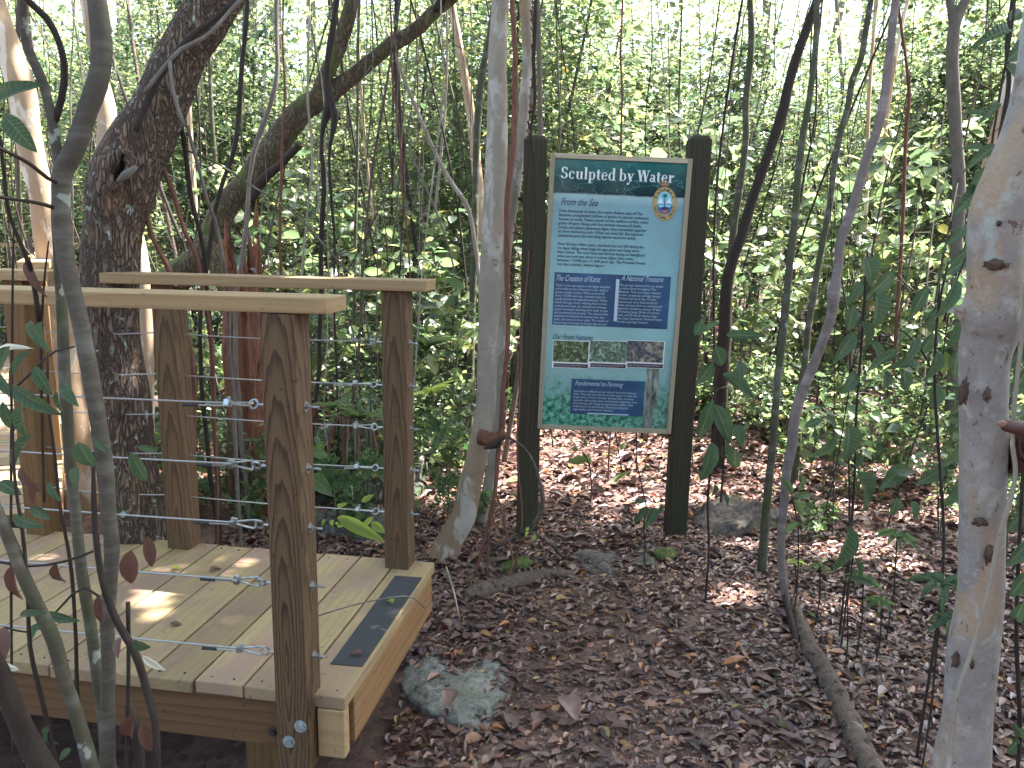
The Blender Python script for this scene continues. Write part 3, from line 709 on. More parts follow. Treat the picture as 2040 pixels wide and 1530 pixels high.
def text(name, body, px, py, width_px, h_px, m, parent=panel, lift=.0022, shear=0., bold=0., ang=0., align='LEFT', name_lab=None, space=1.):
    """fit a text block: (px,py) = top-left of first line, width of the widest line in px, line pitch h_px"""
    cu = bpy.data.curves.new(name, 'FONT'); cu.body = body; cu.shear = shear; cu.offset = bold; cu.extrude = .0; cu.space_line = 1; cu.space_character = space; cu.size = 1; cu.resolution_u = 2
    o = bpy.data.objects.new('tmp', cu); COL.objects.link(o); dg = bpy.context.evaluated_depsgraph_get(); dg.update()
    me = bpy.data.meshes.new_from_object(o.evaluated_get(dg)); bpy.data.objects.remove(o)
    a = np.array([v.co[:] for v in me.vertices])
    x0, x1 = a[:, 0].min(), a[:, 0].max(); y1 = a[:, 1].max()
    lines = body.count('\n')+1; y0 = a[:, 1].min()
    tlx, tlz = sl(px, py, PY); trx, _ = sl(px+width_px, py, PY); _, blz = sl(px, py+h_px, PY)
    sxx = (trx-tlx)/(x1-x0); szz = (tlz-blz)/((y1-y0) if lines == 1 else (y1-y0))
    for v in me.vertices:
        X = (v.co.x-x0)*sxx; Z = (v.co.y-y1)*szz; v.co = V((tlx+X, PY-lift, tlz+Z))
    me.update()
    o = link(name, me, m, parent); return o
# title in a bold roman face drawn stroke by stroke
def title():
    mb = MB()
    U = 1.0
    def quad(a, b_, c, d): mb.add([(p[0], 0, p[1]) for p in (a, b_, c, d)], [(0, 1, 2, 3)])
    def bar(x0, z0, x1, z1): quad((x0, z0), (x1, z0), (x1, z1), (x0, z1))
    def diag(x0, z0, x1, z1, w_): quad((x0, z0), (x0+w_, z0), (x1+w_, z1), (x1, z1))
    def arc(cx, cz, rx, rz, a0, a1, wt, wn, n=16):
        """contrast arc: thick at the sides, thin at top and bottom"""
        P = []
        for i in range(n+1):
            a = math.radians(a0+(a1-a0)*i/n); c, s = math.cos(a), math.sin(a); t = wn+(wt-wn)*abs(c)
            P.append(((cx+c*rx, cz+s*rz), (cx+c*(rx-t), cz+s*(rz-t*.8))))
        for (o1, i1), (o2, i2) in zip(P, P[1:]): quad(o1, o2, i2, i1)
    T, t, s = .17, .05, .045      # stem, hair, serif
    X = 0
    def serif(x, z, w_=.13): bar(x-w_*.5, z, x+T+w_*.5, z+s)
    # S
    arc(.30, .73, .26, .27, 20, 270, .17, .06); arc(.30, .27, .28, .27, -160, 90, .17, .06); bar(.50, .70, .55, .92); bar(.02, .08, .07, .30); X = .68
    def low_o(X, gap=None):
        arc(X+.27, .32, .27, .34, 0, 360, .16, .05, 24)
    # c
    arc(X+.26, .32, .26, .34, 40, 320, .16, .05); bar(X+.36, .42, X+.48, .56); X += .60
    # u
    bar(X+.06, .12, X+.06+T, .64); serif(X+.06, .60, .08); arc(X+.26, .16, .20, .18, 180, 300, .12, .06); bar(X+.40, .0, X+.40+T, .64); bar(X+.33, .60, X+.5, .64); bar(X+.5, 0, X+.63, s); X += .72
    # l
    bar(X+.06, 0, X+.06+T, 1.02); serif(X+.06, 0); bar(X-.02, .98, X+.1, 1.02); X += .36
    # p
    bar(X+.06, -.32, X+.06+T, .64); serif(X+.06, -.32); bar(X-.02, .60, X+.1, .64); arc(X+.32, .32, .27, .34, -150, 150, .16, .05, 20); X += .68
    # t
    bar(X+.08, .10, X+.08+T, .84); bar(X-.02, .59, X+.38, .64); arc(X+.25, .14, .16, .16, 180, 320, .1, .05, 8); X += .44
    def e_(X): arc(X+.26, .32, .26, .34, 20, 325, .16, .05, 20); bar(X+.08, .32, X+.48, .38); arc(X+.26, .36, .25, .29, 0, 60, .15, .05, 6)
    e_(X); X += .60
    # d
    arc(X+.27, .32, .27, .34, 30, 330, .16, .05, 20); bar(X+.38, 0, X+.38+T, 1.02); bar(X+.30, .98, X+.42, 1.02); bar(X+.5, 0, X+.63, s); X += .92
    # b
    bar(X+.06, 0, X+.06+T, 1.02); bar(X-.02, .98, X+.1, 1.02); arc(X+.33, .32, .27, .34, -150, 150, .16, .05, 20); X += .68
    def y_(X): diag(X+.34-.10, 0.0, X+.05, .62, .19); diag(X+.12, -.30, X+.46, .62, .07); bar(X-.02, .60, X+.30, .64); bar(X+.38, .60, X+.62, .64); arc(X+.08, -.24, .09, .09, 0, 360, .08, .08, 8)
    y_(X); X += .88
    # W
    diag(X+.24, 0, X+.04, .94, .19); diag(X+.28, 0, X+.44, .94, .06); diag(X+.66, 0, X+.46, .94, .19); diag(X+.70, 0, X+.92, .94, .06)
    for q in (0, .40, .84): bar(X+q-.03, .92, X+q+.25, .97)
    X += 1.06
    def a_(X): arc(X+.20, .18, .19, .19, 0, 360, .13, .05, 16); bar(X+.30, .03, X+.30+.16, .48); arc(X+.26, .44, .20, .21, 0, 165, .14, .05, 12); bar(X+.42, 0, X+.55, s)
    a_(X); X += .58
    bar(X+.08, .10, X+.08+T, .84); bar(X-.02, .59, X+.38, .64); arc(X+.25, .14, .16, .16, 180, 320, .1, .05, 8); X += .44
    e_(X); X += .60
    # r
    bar(X+.06, 0, X+.06+T, .64); serif(X+.06, 0); bar(X-.02, .60, X+.1, .64); arc(X+.38, .42, .20, .22, 60, 170, .12, .07, 8); arc(X+.40, .53, .09, .1, 0, 360, .08, .08, 8); X += .52
    a = np.array(mb.v); x0, z1 = sl(1118, 337, PY); x1, z0 = sl(1343, 365, PY); z0 = sl(1234, 360, PY)[1]; z1 = sl(1234, 336, PY)[1]
    k = (x1-x0)/X
    mb.v = [(x0+p[0]*k, PY-.0022, z0+p[2]*(z1-z0)/1.02) for p in mb.v]
    mb.build('title_text', M_white, panel)
title()
text('heading_text', 'From the Sea', 1118, 394, 74, 14, M_navy, shear=.45, bold=.004)
text('body_text', 'Over thousands of years, the warm shallow seas of The\nBahamas precipitated millions of grains of calcium carbonate\nknown as ooids. These settled on the seafloor as fine round\ngrains of sand. Along with the skeletal remains of shells,\ncorals, and green calcareous algae, they cemented together\nto form limestone rock. When sea level fell, the exposed\nseabed became the low-lying islands we know today.', 1114, 416, 180, 57, M_navy, bold=.012)
text('body_text', 'Over the last million years, sea level rose and fell during the\nIce Ages, falling when huge ice caps grew and rising when\nthey melted. The rock here was formed during an interglacial\nwhen sea level was about 6 metres higher than today,\nbetween 119,000 and 131,000 years ago. The Primeval Forest\nwas then a broad, shallow lagoon.', 1111, 482, 177, 48, M_navy, bold=.012)
flat('text_box', [(1105, 542), (1329, 656)], M_blue)
for q in ([(1178, 678), (1247, 733)], [(1251, 679), (1321, 734)], [(1103, 678), (1172, 733)]): pass
text('heading_text', 'The Creation of Karst', 1109, 547, 88, 12, M_pale, shear=.45)
text('heading_text', 'A National Treasure', 1238, 548, 84, 11, M_pale, shear=.45)
text('body_text', '"Karst" is the name given to the highly dissolved\nand eroded terrain of limestone rock, which is\ngreatly soluble in water. When sea level fell\nabout 115,000 years ago, rainwater began to\nrapidly dissolve the exposed limestone. Water\nflowed through cracks, widening them to form\nunderground caves. An underground drainage\nsystem developed, allowing more water to pass\nand accelerating the process. The solution holes\ndeepened and became the banana holes, blue\nholes, and caves we know today. The remains of\nthis process is the karst landscape that we now\nsee in the Primeval Forest.', 1107, 565, 110, 86, M_pale)
text('body_text', 'The geologic features here are similar\nto those found throughout The\nBahamas. They are unique, however,\nin their complexity and high density.\nPrimeval has more than 75 karst\nfeatures per acre. Interconnected\nholes and caves form an underground\nlabyrinth. Limestone caverns, 45 feet\n(14 metres) long, 29 feet (9 metres)\nwide, and 29 feet (9 metres) deep\nhave been discovered. Primeval Forest\nis truly a geologic treasure.', 1234, 565, 90, 79, M_pale)
flat('divider_line', [(1227.6, 556), (1228.6, 640)], M_pale, lift=.0022)
text('heading_text', 'Our Finest Features', 1102, 664, 80, 11, M_navy, shear=.45, bold=.004)
def photomat(k):
    m, nt, b = mat('photo_print'); co = coords(nt, offset=False); mp = nt.nodes.new('ShaderNodeMapping'); mp.inputs['Location'].default_value = (k*3.1, k, k*2); nt.links.new(co, mp.inputs[0])
    n = noi(nt, mp.outputs[0], 26, 6, .7, 1.5)
    c = [[(.3, (.01, .015, .01)), (.48, (.04, .07, .03)), (.56, (.12, .19, .08)), (.64, (.45, .42, .36))], [(.3, (.02, .025, .03)), (.45, (.06, .08, .10)), (.55, (.12, .22, .10)), (.62, (.42, .46, .42))], [(.3, (.015, .02, .03)), (.45, (.05, .07, .10)), (.55, (.20, .17, .12)), (.66, (.42, .38, .32))]][k]
    nt.links.new(ramp(nt, n, c), b.inputs['Base Color']); b.inputs['Roughness'].default_value = .3; return m
caps = ['Our features contain solution holes, caves,\nferns and small bushes at their edges', 'Banana holes can be seen between the\nroots and branches of the forest', 'Cave chambers are decorated with stone\nstalactites and flowstone']
for k, (x0, x1) in enumerate(((1103, 1171), (1176, 1246), (1250, 1320))):
    flat('photo_mount', [(x0-1, 677), (x1+1, 735)], M_white, lift=.0008)
    flat('photo_print', [(x0, 678), (x1, 723)], photomat(k), lift=.0015)
    flat('photo_caption', [(x0, 723), (x1, 734)], M_maroon, lift=.0016)
    text('caption_text', caps[k], x0+2, 725, (x1-x0)-6, 7, M_pale, lift=.0025)
flat('text_box', [(1139, 754), (1280, 830)], M_blue)
text('heading_text', 'Fundamental to Farming', 1146, 758, 96, 12, M_pale, shear=.45)
text('body_text', 'Agriculture is difficult on our islands\' sand and limestone\nlands. They lack the minerals of other types of rocks that\nbreak down to form rich soils. Banana holes, however,\nnaturally collect both water and decayed vegetation, over\ntime forming soil. If large enough and accessible, these\nfertile basins can be farmed, producing pineapples,\nsugar apples, and of course, bananas.', 1143, 776, 128, 42, M_pale)
flat('divider_line', [(1170, 824.5), (1252, 825.5)], M_pale, lift=.0022)
# emblem
def ellipse(name, cx, cy, rx, ry, m, lift, a0=0, a1=360, n=40):
    pts = [(cx+rx*math.cos(math.radians(a0+(a1-a0)*i/n)), cy-ry*math.sin(math.radians(a0+(a1-a0)*i/n))) for i in range(n+(0 if a1-a0 >= 360 else 1))]
    return flat(name, pts, m, lift=lift, rect=False)
EX, EY = 1324, 406
emb = ellipse('emblem', EX, EY, 24.5, 34.5, M_crown, .0012)
def chd(o): o.parent = panel; return o
ellipse('emblem_ring', EX, EY, 23.3, 33, M_gold, .0018); ellipse('emblem_sky', EX, EY-1, 15.5, 23, M_sky, .0023)
ellipse('emblem_sea', EX, EY+1, 15.5, 20.5, M_sea, .0027, 180, 360)
flat('emblem_wave', [(EX-15, EY+2), (EX+15, EY+2), (EX+9, EY+8), (EX, EY+5), (EX-9, EY+8)], M_sky, lift=.003, rect=False)
flat('emblem_hill', [(EX-8, EY+9), (EX, EY+5), (EX+8, EY+9), (EX+4, EY+12), (EX-5, EY+12)], M_navy, lift=.0031, rect=False)
flat('emblem_sail', [(EX-14, EY-1), (EX-8, EY-13), (EX-3, EY-1)], M_white, lift=.003, rect=False); flat('emblem_sail', [(EX+3, EY-1), (EX+9, EY-12), (EX+14, EY-1)], M_white, lift=.003, rect=False)
flat('emblem_palm_trunk', [(EX-.6, EY-14), (EX+.8, EY-14), (EX+.4, EY+7), (EX-1, EY+7)], M_navy, lift=.0034, rect=False)
M_palm = plain('print_palm', (.02, .12, .12), .4)
ellipse('emblem_palm_crown', EX+.5, EY-16, 4.6, 4, M_palm, .0036)
flat('emblem_bird', [(EX-6, EY+14), (EX+1, EY+12.5), (EX+6, EY+15), (EX+3, EY+17), (EX+4, EY+20), (EX-1, EY+18), (EX-4, EY+20), (EX-3, EY+16.5)], M_red, lift=.0034, rect=False)
mbc = [(EX-8, EY-36), (EX-9, EY-43), (EX-5, EY-40), (EX-3.5, EY-45), (EX-.8, EY-42), (EX-.6, EY-49), (EX+.8, EY-49), (EX+1, EY-42), (EX+4, EY-45), (EX+5.5, EY-40), (EX+9.5, EY-43), (EX+8.5, EY-35.5)]
flat('emblem_crown', mbc, M_crown, lift=.003, rect=False)
def arc_text(word, cx, cy, rx, ry, a0, a1, h, m, outward=True):
    for i, ch in enumerate(word):
        if ch == ' ': continue
        cu = bpy.data.curves.new('l', 'FONT'); cu.body = ch; cu.size = 1; cu.align_x = 'CENTER'; cu.offset = .02; cu.resolution_u = 2
        o = bpy.data.objects.new('tmp', cu); COL.objects.link(o); dg = bpy.context.evaluated_depsgraph_get(); dg.update()
        me = bpy.data.meshes.new_from_object(o.evaluated_get(dg)); bpy.data.objects.remove(o)
        a = math.radians(a0+(a1-a0)*i/(len(word)-1)); bx, bz = sl(cx+rx*math.cos(a), cy-ry*math.sin(a), PY)
        u = sl(cx+h, cy, PY)[0]-sl(cx, cy, PY)[0]
        # tangent
        tx, tz = -rx*math.sin(a), ry*math.cos(a)
        if outward: tx, tz = -tx, -tz
        L = math.hypot(tx, tz); tx /= L; tz /= L
        for v in me.vertices:
            X, Z = v.co.x*u, (v.co.y-.35)*u; v.co = V((bx+X*tx-Z*tz, PY-.0026, bz+X*tz+Z*tx))
        me.update(); yield me
def emtext():
    mb = MB()
    for me in list(arc_text('BAHAMAS', EX, EY, 19.4, 28, 152, 28, 8.5, M_navy))+list(arc_text('NATIONAL TRUST', EX, EY, 19.4, 28, 196, 344, 7.5, M_navy, False)):
        mb.add([v.co[:] for v in me.vertices], [tuple(p.vertices) for p in me.polygons])
    mb.build('emblem_text', M_navy, panel)
emtext()

# ---------------------------------------------------------------- trunks, vines
def path3(pts, D, D1=None):
    """pts: (px,py,width_px[,dD]); D plane distance at the first point, D1 at the last"""
    D1 = D if D1 is None else D1; out = []; n = len(pts)
    for i, q in enumerate(pts):
        Dd = D+(D1-D)*i/max(1, n-1)+(q[3] if len(q) > 3 else 0)
        p = pl(q[0], q[1], Dd); out.append((p.x, p.y, p.z, q[2]/2*depth(p)/FPX))
    return out
TREES = []
def trunk(name, part, label, cat, material, pts, D, D1=None, group=None, ext_up=True, ext_down=True, sides=14, bmp=.12, step=.06, top=6.0, root=None, parent=None, down_flare=1.2):
    P = path3(pts, D, D1) if not isinstance(pts[0], V) else pts
    P = list(P)
    if ext_up:
        a, b_ = np.array(P[-2][:3]), np.array(P[-1][:3]); d = (b_-a)/np.linalg.norm(b_-a); r = P[-1][3]
        d = d*.7+np.array([0, 0, .5]); d /= np.linalg.norm(d)
        z = P[-1][2]; L = max(.5, (top-z)/max(.35, d[2]))
        for k in (1, 2, 3):
            q = b_+d*L*k/3+rng.normal(0, .05, 3); P.append((q[0], q[1], q[2], r*(1-.18*k)))
    if ext_down:
        p = P[0]; g = gh(p[0], p[1])
        if p[2] > g+.03:
            a = np.array(P[0][:3]); d = a-np.array(P[1][:3]); d /= np.linalg.norm(d); h = p[2]-g
            dx = np.clip(d[:2]/max(.3, -d[2] if d[2] < 0 else .3), -.35, .35)*h*.6
            P.insert(0, (p[0]+dx[0], p[1]+dx[1], gh(p[0]+dx[0], p[1]+dx[1])-.03, p[3]*down_flare))
    base = V(P[0][:3])
    if parent is None:
        t = thing(name, base, label, cat, group)
    else: t = parent; base = parent.location.copy()
    c, r = cr([(q[0]-base.x, q[1]-base.y, q[2]-base.z, q[3]) for q in P], step)
    mb = MB(); mb.tube(c, r, sides, True, bmp, random.uniform(0, 50))
    mb.build(part, material, t, smooth=True)
    if parent is None and ext_up: TREES.append((t, V(P[-1][:3]), cat))
    return t
def vine(name, label, material, pts, D, D1=None, group=None, cat='vine', up=False, down=False, bmp=.2, sides=7, step=.05, wob=0.):
    P = path3(pts, D, D1)
    if up: 
        q = P[-1] ; P.append((q[0]+random.uniform(-.2, .2), q[1]+random.uniform(-.1, .2), 5.2, q[3]))
    if down:
        q = P[0]; P.insert(0, (q[0], q[1], gh(q[0], q[1])-.02, q[3]))
    base = V(P[0][:3])
    c, r = cr([(q[0]-base.x, q[1]-base.y, q[2]-base.z, q[3]) for q in P], step)
    if wob:
        s0 = random.uniform(0, 99); c = [p+V((noise.noise(V((p.z*3, s0, 0))), noise.noise(V((p.z*3, 0, s0))), 0))*wob for p in c]
    mb = MB(); mb.tube(c, r, sides, True, bmp, random.uniform(0, 50))
    o = mb.build(name, material, None, smooth=True); o.location = base
    return tag(o, label, cat, group)

# big leaning trunk behind the far rail
T1 = trunk('leaning_tree', 'trunk', 'thick brown leaning tree with flaking bark and a knot hole behind the railing', 'tree', B_flaky,
      [(280, 1085, 112), (265, 950, 100), (243, 800, 104), (228, 680, 104), (222, 540, 106), (228, 450, 112), (246, 366, 128), (266, 311, 122), (295, 256, 108), (332, 183, 100), (364, 110, 97), (408, 37, 92), (432, 0, 90)], 3.02, 3.1, sides=36, bmp=.10, step=.025)
def t1loc(px, py, D): return pl(px, py, D)-T1.location
# knot hole: lips, and a shallow disc coloured dark for the shade inside
kc = pl(238, 338, 2.90)-T1.location
mb = MB(); ring = []; rr = []
for k in range(25):
    a = 2*math.pi*k/24; ring.append(kc+V(RH)*(.034*math.cos(a)+.012*math.sin(a))+V((0, 0, 1))*(.058*math.sin(a)+.02*math.cos(a))+V(FH)*.012*math.cos(2*a)); rr.append(.016+.007*math.sin(3*a+1))
mb.tube(ring, rr, 10, False, .3, 3); lip = mb.build('knot_lip', B_flaky, T1, smooth=True)
mb = MB(); cen = [kc+V(FH)*.006]+[kc+V(RH)*(.034*math.cos(a)+.012*math.sin(a))+V((0, 0, 1))*(.058*math.sin(a)+.02*math.cos(a))+V(FH)*.012 for a in [2*math.pi*k/20 for k in range(20)]]
cen[0] = kc+V(FH)*.03
mb.add(cen, [(0, i+1, (i+1) % 20+1) for i in range(20)]); mb.build('knot_hollow', plain('shaded_hollow', (.012, .009, .006), .95), T1)
mb = MB(); mb.tube([kc+V(RH)*-.02+V((0, 0, -.055)), kc+V(RH)*.03-V(FH)*.02+V((0, 0, -.02)), kc+V(RH)*.07-V(FH)*.015+V((0, 0, .012))], [.006, .016, .008], 8, True, .3, 8); mb.build('broken_branch', B_grey, T1, smooth=True)
# buttress roots
for px, w_ in ((215, 24), (340, 22)):
    a = pl(270, 990, 2.99)-T1.location; e = on_ground(px, 1085)-T1.location
    mb = MB(); mb.tube([a, a.lerp(e, .6)+V((0, 0, -.06)), V((e.x, e.y, gh(e.x+T1.location.x, e.y+T1.location.y)-T1.location.z-.05))], [.05, .04, .03], 10, True, .2, 5); mb.build('root', B_flaky, T1, smooth=True)

for nm, lab, m_, pts, D, D1 in [
    ('pale_tree', 'smooth pale orange trunk at the far left edge behind the sapling', B_pale, [(105, 545, 46), (92, 475, 46), (84, 400, 45), (68, 330, 47), (54, 256, 50), (44, 183, 52), (22, 110, 46), (-2, 37, 44), (-20, -20, 42)], 4.3, 4.2),
    ('pale_tree', 'pale pinkish trunk partly hidden behind the big leaning tree', B_pale, [(292, 900, 30), (291, 700, 30), (284, 560, 34), (262, 460, 38), (236, 400, 42), (216, 330, 42), (214, 270, 38), (212, 215, 34), (196, 130, 22), (182, 60, 24), (172, 0, 26)], 3.9, 4.0)]:
    trunk(nm, 'trunk', lab, 'tree', m_, pts, D, D1, sides=20, bmp=.07)
T3 = trunk('mossy_tree', 'limb', 'mossy sloping tree limb rising from lower left to upper right behind the railing', 'tree', B_mossy,
      [(345, 560, 60), (400, 510, 56), (445, 420, 50), (520, 328, 50), (560, 270, 50), (610, 213, 46), (650, 190, 40), (692, 160, 34), (735, 126, 30), (778, 90, 30), (825, 62, 26), (862, 26, 24), (900, -4, 22)], 4.7, 4.9, sides=18, bmp=.16)
trunk('', 'limb', '', '', B_mossy, [(622, 210, 30), (645, 160, 30), (665, 118, 30), (688, 55, 28), (702, -5, 26)], 4.76, 4.8, sides=14, parent=T3, ext_down=False, bmp=.2)
trunk('', 'limb', '', '', B_dark, [(500, 400, 22), (520, 362, 20), (560, 326, 17), (597, 288, 15)], 4.6, 4.5, sides=10, parent=T3, ext_down=False, ext_up=False, bmp=.3)
trunk('', 'limb', '', '', B_dark, [(868, 22, 12), (880, -5, 14), (915, -20, 15)], 4.85, 4.8, sides=10, parent=T3, ext_down=False, ext_up=False)
trunk('mossy_stub_tree', 'trunk', 'pale mossy lower trunk seen between the two near posts', 'tree', B_mossy, [(486, 900, 54), (482, 780, 48), (480, 680, 48), (470, 600, 50), (440, 530, 46), (400, 480, 40)], 4.35, 4.6, ext_up=False, sides=16)
WT = trunk('white_tree', 'trunk', 'slim smooth white trunk bending left near its base, just left of the sign', 'tree', B_whiteT,
      [(868, 1135, 74), (884, 1108, 60), (897, 1078, 53), (923, 1028, 50), (939, 955, 46), (951, 905, 43), (959, 862, 42), (967, 818, 40), (970, 735, 39), (975, 618, 43), (981, 470, 45), (987, 353, 45), (991, 235, 41), (991, 118, 37), (997, 0, 35)], hdist(on_ground(885, 1108)), 3.85, sides=28, bmp=.05, step=.03)
wl = WT.location
mb = MB(); D = hdist(on_ground(885, 1108))-.05
mb.tube([pl(955, 872, D)-wl, pl(978, 876, D-.03)-wl, pl(1002, 866, D-.09)-wl], [.040, .034, .025], 14, True, .45, 4); mb.build('broken_stub', B_rot, WT, smooth=True)
mb = MB(); mb.tube([pl(966, 893, D-.05)-wl, pl(985, 889, D-.09)-wl, pl(1004, 870, D-.12)-wl], [.006, .016, .010], 8, True, .5, 9); mb.build('stub_edge', B_dark, WT, smooth=True)
for q in range(26):   # short peeling bark curls on lower trunk
    pass
trunk('peeling_tree', 'trunk', 'thin pale trunk with peeling dark curls of bark right of the white trunk', 'tree', B_white,
      [(955, 1050, 22), (985, 900, 22), (1000, 600, 24), (1010, 480, 24), (1025, 380, 24), (1038, 290, 24), (1045, 196, 22), (1051, 118, 21), (1046, 0, 24)], 4.25, 4.3, sides=14, bmp=.12)
pt = TREES[-1][0]
for py in range(20, 470, 17):
    cx = np.interp(py, [0, 118, 196, 290, 380, 480], [1046, 1051, 1045, 1038, 1025, 1010]); s_ = random.choice((-1, 1)); s_ = 1 if random.random() < .7 else -1
    p = pl(cx+s_*10, py, 4.22)-pt.location; q = p+V(RH)*s_*random.uniform(.008, .03)+V((0, 0, random.uniform(-.05, .01))); r_ = q+V((0, 0, random.uniform(-.03, -.01)))
    mb = MB(); mb.tube([p, q, r_], [.007, .009, .003], 5, True, .6, py); mb.build('bark_curl', random.choice((B_dark, B_red, B_grey)), pt)
trunk('leaning_pole_tree', 'trunk', 'pale bare trunk leaning behind the white trunk in the upper middle', 'tree', B_pale, [(975, 700, 24), (966, 560, 22), (955, 400, 22), (941, 255, 19), (930, 176, 18), (916, 98, 16), (900, 10, 15)], 6.2, 6.2, sides=12)
trunk('grey_tree', 'trunk', 'grey forked stem just behind the white trunk', 'tree', B_green, [(940, 640, 14), (945, 500, 14), (948, 330, 14), (952, 240, 15), (960, 150, 13), (975, 70, 12), (985, 0, 11)], 5.4, 5.5, sides=10)

# right-hand saplings
right = [
 ('sapling', 'dark thin upright sapling just right of the sign', B_green, [(1450, 620, 14), (1457, 494, 14), (1464, 439, 14), (1475, 366, 14), (1486, 275, 13), (1486, 201, 13), (1494, 128, 13), (1497, 55, 13), (1494, 0, 12)], 5.6),
 ('dark_leaning_tree', 'dark trunk leaning to the right behind the right sign post', B_dark, [(1445, 640, 26), (1450, 560, 24), (1461, 513, 21), (1479, 465, 20), (1494, 414, 20), (1516, 348, 20), (1538, 286, 20), (1560, 220, 20), (1574, 157, 19), (1593, 95, 19), (1611, 48, 18), (1628, 0, 18)], 5.4),
 ('sapling', 'mottled green grey sapling standing second right of the sign', B_green, [(1517, 1142, 19), (1523, 1060, 17), (1530, 976, 16), (1538, 903, 15), (1545, 811, 15), (1549, 756, 15), (1560, 665, 15), (1567, 592, 15), (1574, 518, 15), (1585, 421, 14), (1589, 359, 14), (1598, 278, 13), (1611, 205, 12), (1620, 139, 12), (1626, 73, 12), (1627, 0, 12)], hdist(on_ground(1517, 1142))),
 ('sapling', 'thin speckled sapling between the green sapling and the mauve vine stem', B_green, [(1590, 840, 15), (1593, 786, 14), (1604, 720, 13), (1611, 646, 13), (1620, 592, 13), (1633, 513, 12), (1644, 458, 12), (1655, 395, 12), (1662, 330, 12), (1673, 271, 12), (1691, 205, 12), (1699, 157, 13), (1713, 125, 12), (1724, 66, 12), (1735, 0, 12)], 5.0),
 ('mauve_liana', 'long mauve grey woody stem curving down to the log on the ground', B_mauve, [(1568, 1208, 15), (1558, 1139, 16), (1556, 1069, 16), (1563, 994, 17), (1567, 939, 18), (1578, 884, 20), (1583, 830, 20), (1596, 786, 20), (1618, 734, 19), (1640, 676, 19), (1657, 625, 20), (1661, 585, 24), (1664, 566, 20), (1671, 518, 18), (1673, 487, 18), (1692, 432, 20), (1710, 373, 19), (1728, 311, 18), (1746, 264, 17), (1761, 201, 17), (1770, 128, 16), (1778, 55, 16), (1784, 0, 15)], hdist(on_ground(1568, 1208))),
 ('forked_tree', 'grey forked trunk left of the near blotched trunk', B_grey, [(1906, 560, 22), (1906, 476, 22), (1911, 403, 24), (1909, 330, 23), (1904, 256, 24), (1900, 183, 25), (1897, 110, 24), (1904, 44, 22), (1928, -10, 18)], 5.2),
 ('sapling', 'thin dark stem in the upper right corner', B_dark, [(1984, 420, 9), (1988, 300, 9), (1995, 256, 9), (2010, 165, 9), (2006, 92, 8), (2017, 0, 8)], 3.0),
 ('sapling', 'very thin brown stem among leaves in the upper right', B_red, [(1800, 400, 7), (1805, 264, 7), (1811, 183, 7), (1805, 121, 6), (1798, 73, 6), (1788, 0, 6)], 5.8),
]
for nm, lab, m_, pts, D in right:
    t = trunk(nm, 'trunk', lab, 'vine' if 'liana' in nm else 'tree', m_, pts, D, None, sides=14, bmp=.10, step=.04)
    if nm == 'forked_tree':
        trunk('', 'limb', '', '', B_grey, [(1902, 80, 16), (1896, 30, 15), (1890, -10, 14)], 5.2, 5.2, parent=t, ext_down=False)
    if nm == 'mauve_liana':
        mb = MB(); mb.tube([pl(1654, 562, 3.42)-t.location, pl(1652, 575, 3.40)-t.location, pl(1664, 583, 3.39)-t.location, pl(1676, 590, 3.42)-t.location], [.010, .016, .013, .006], 8, True, .25, 2)
        mb.build('knob', B_white, t, smooth=True)
# near blotched trunk at the right edge
RT = trunk('blotched_tree', 'trunk', 'near cream and grey blotched trunk at the right edge with brown scars', 'tree', B_near,
      [(1897, 1640, 122), (1903, 1580, 112), (1914, 1530, 104), (1925, 1450, 92), (1932, 1364, 90), (1938, 1301, 92), (1951, 1208, 86), (1956, 1069, 83), (1957, 976, 85), (1959, 866, 87), (1960, 793, 86), (1965, 690, 96), (1975, 648, 108), (1975, 624, 112), (1980, 590, 100), (1984, 513, 101), (1990, 421, 104), (2012, 360, 104), (2052, 270, 106), (2085, 150, 108), (2106, 0, 110)], 1.22, 1.1, sides=40, bmp=.045, step=.010, down_flare=1.25)
rl = RT.location
def bump_at(px, py, r, name, m_, D=1.15, seed=0):
    c = pl(px, py, D)-rl; bm = bmesh.new(); bmesh.ops.create_icosphere(bm, subdivisions=3, radius=1)
    for v in bm.verts:
        k = 1+.75*noise.noise(v.co*2.3+V((seed, 0, 0))); v.co = V((v.co.x*r[0]*k, v.co.y*r[1]*k, v.co.z*r[2]*k))+c
    me = bpy.data.meshes.new(name); bm.to_mesh(me); bm.free(); link(name, me, m_, RT, smooth=True)
M_scar = bark('brown_scar', (.13, .085, .065), (.05, .028, .022), nscale=120, bstr=1, bdist=.004)
bump_at(1926, 620, (.014, .014, .012), 'knot', B_near, 1.15, 1)
for i, (x, y, rx_, rz) in enumerate(((1985, 528, .014, .007), (1920, 781, .006, .019), (1967, 787, .005, .009), (1970, 1105, .006, .014), (1903, 1315, .0055, .013), (1936, 1315, .007, .014), (1953, 1040, .010, .006), (1990, 445, .003, .004))):
    rad = 1.17*.0005*{528: 50}.get(y, 43)/.785
    cx_ = np.interp(y, [360, 421, 513, 620, 690, 793, 976, 1208, 1301, 1364], [2012, 1990, 1984, 1975, 1965, 1960, 1957, 1951, 1938, 1932]); R_ = 43*1.17/FPX*(1.1 if y < 620 else 1)
    off = (x-cx_)*1.17/FPX; dd = math.sqrt(max(0, R_*R_-off*off))
    bump_at(x, y, (rx_, .0035, rz), 'bark_scar', M_scar, np.interp(y, [0, 866, 1640], [1.1, 1.15, 1.22])-dd+.001, i)
mb = MB()
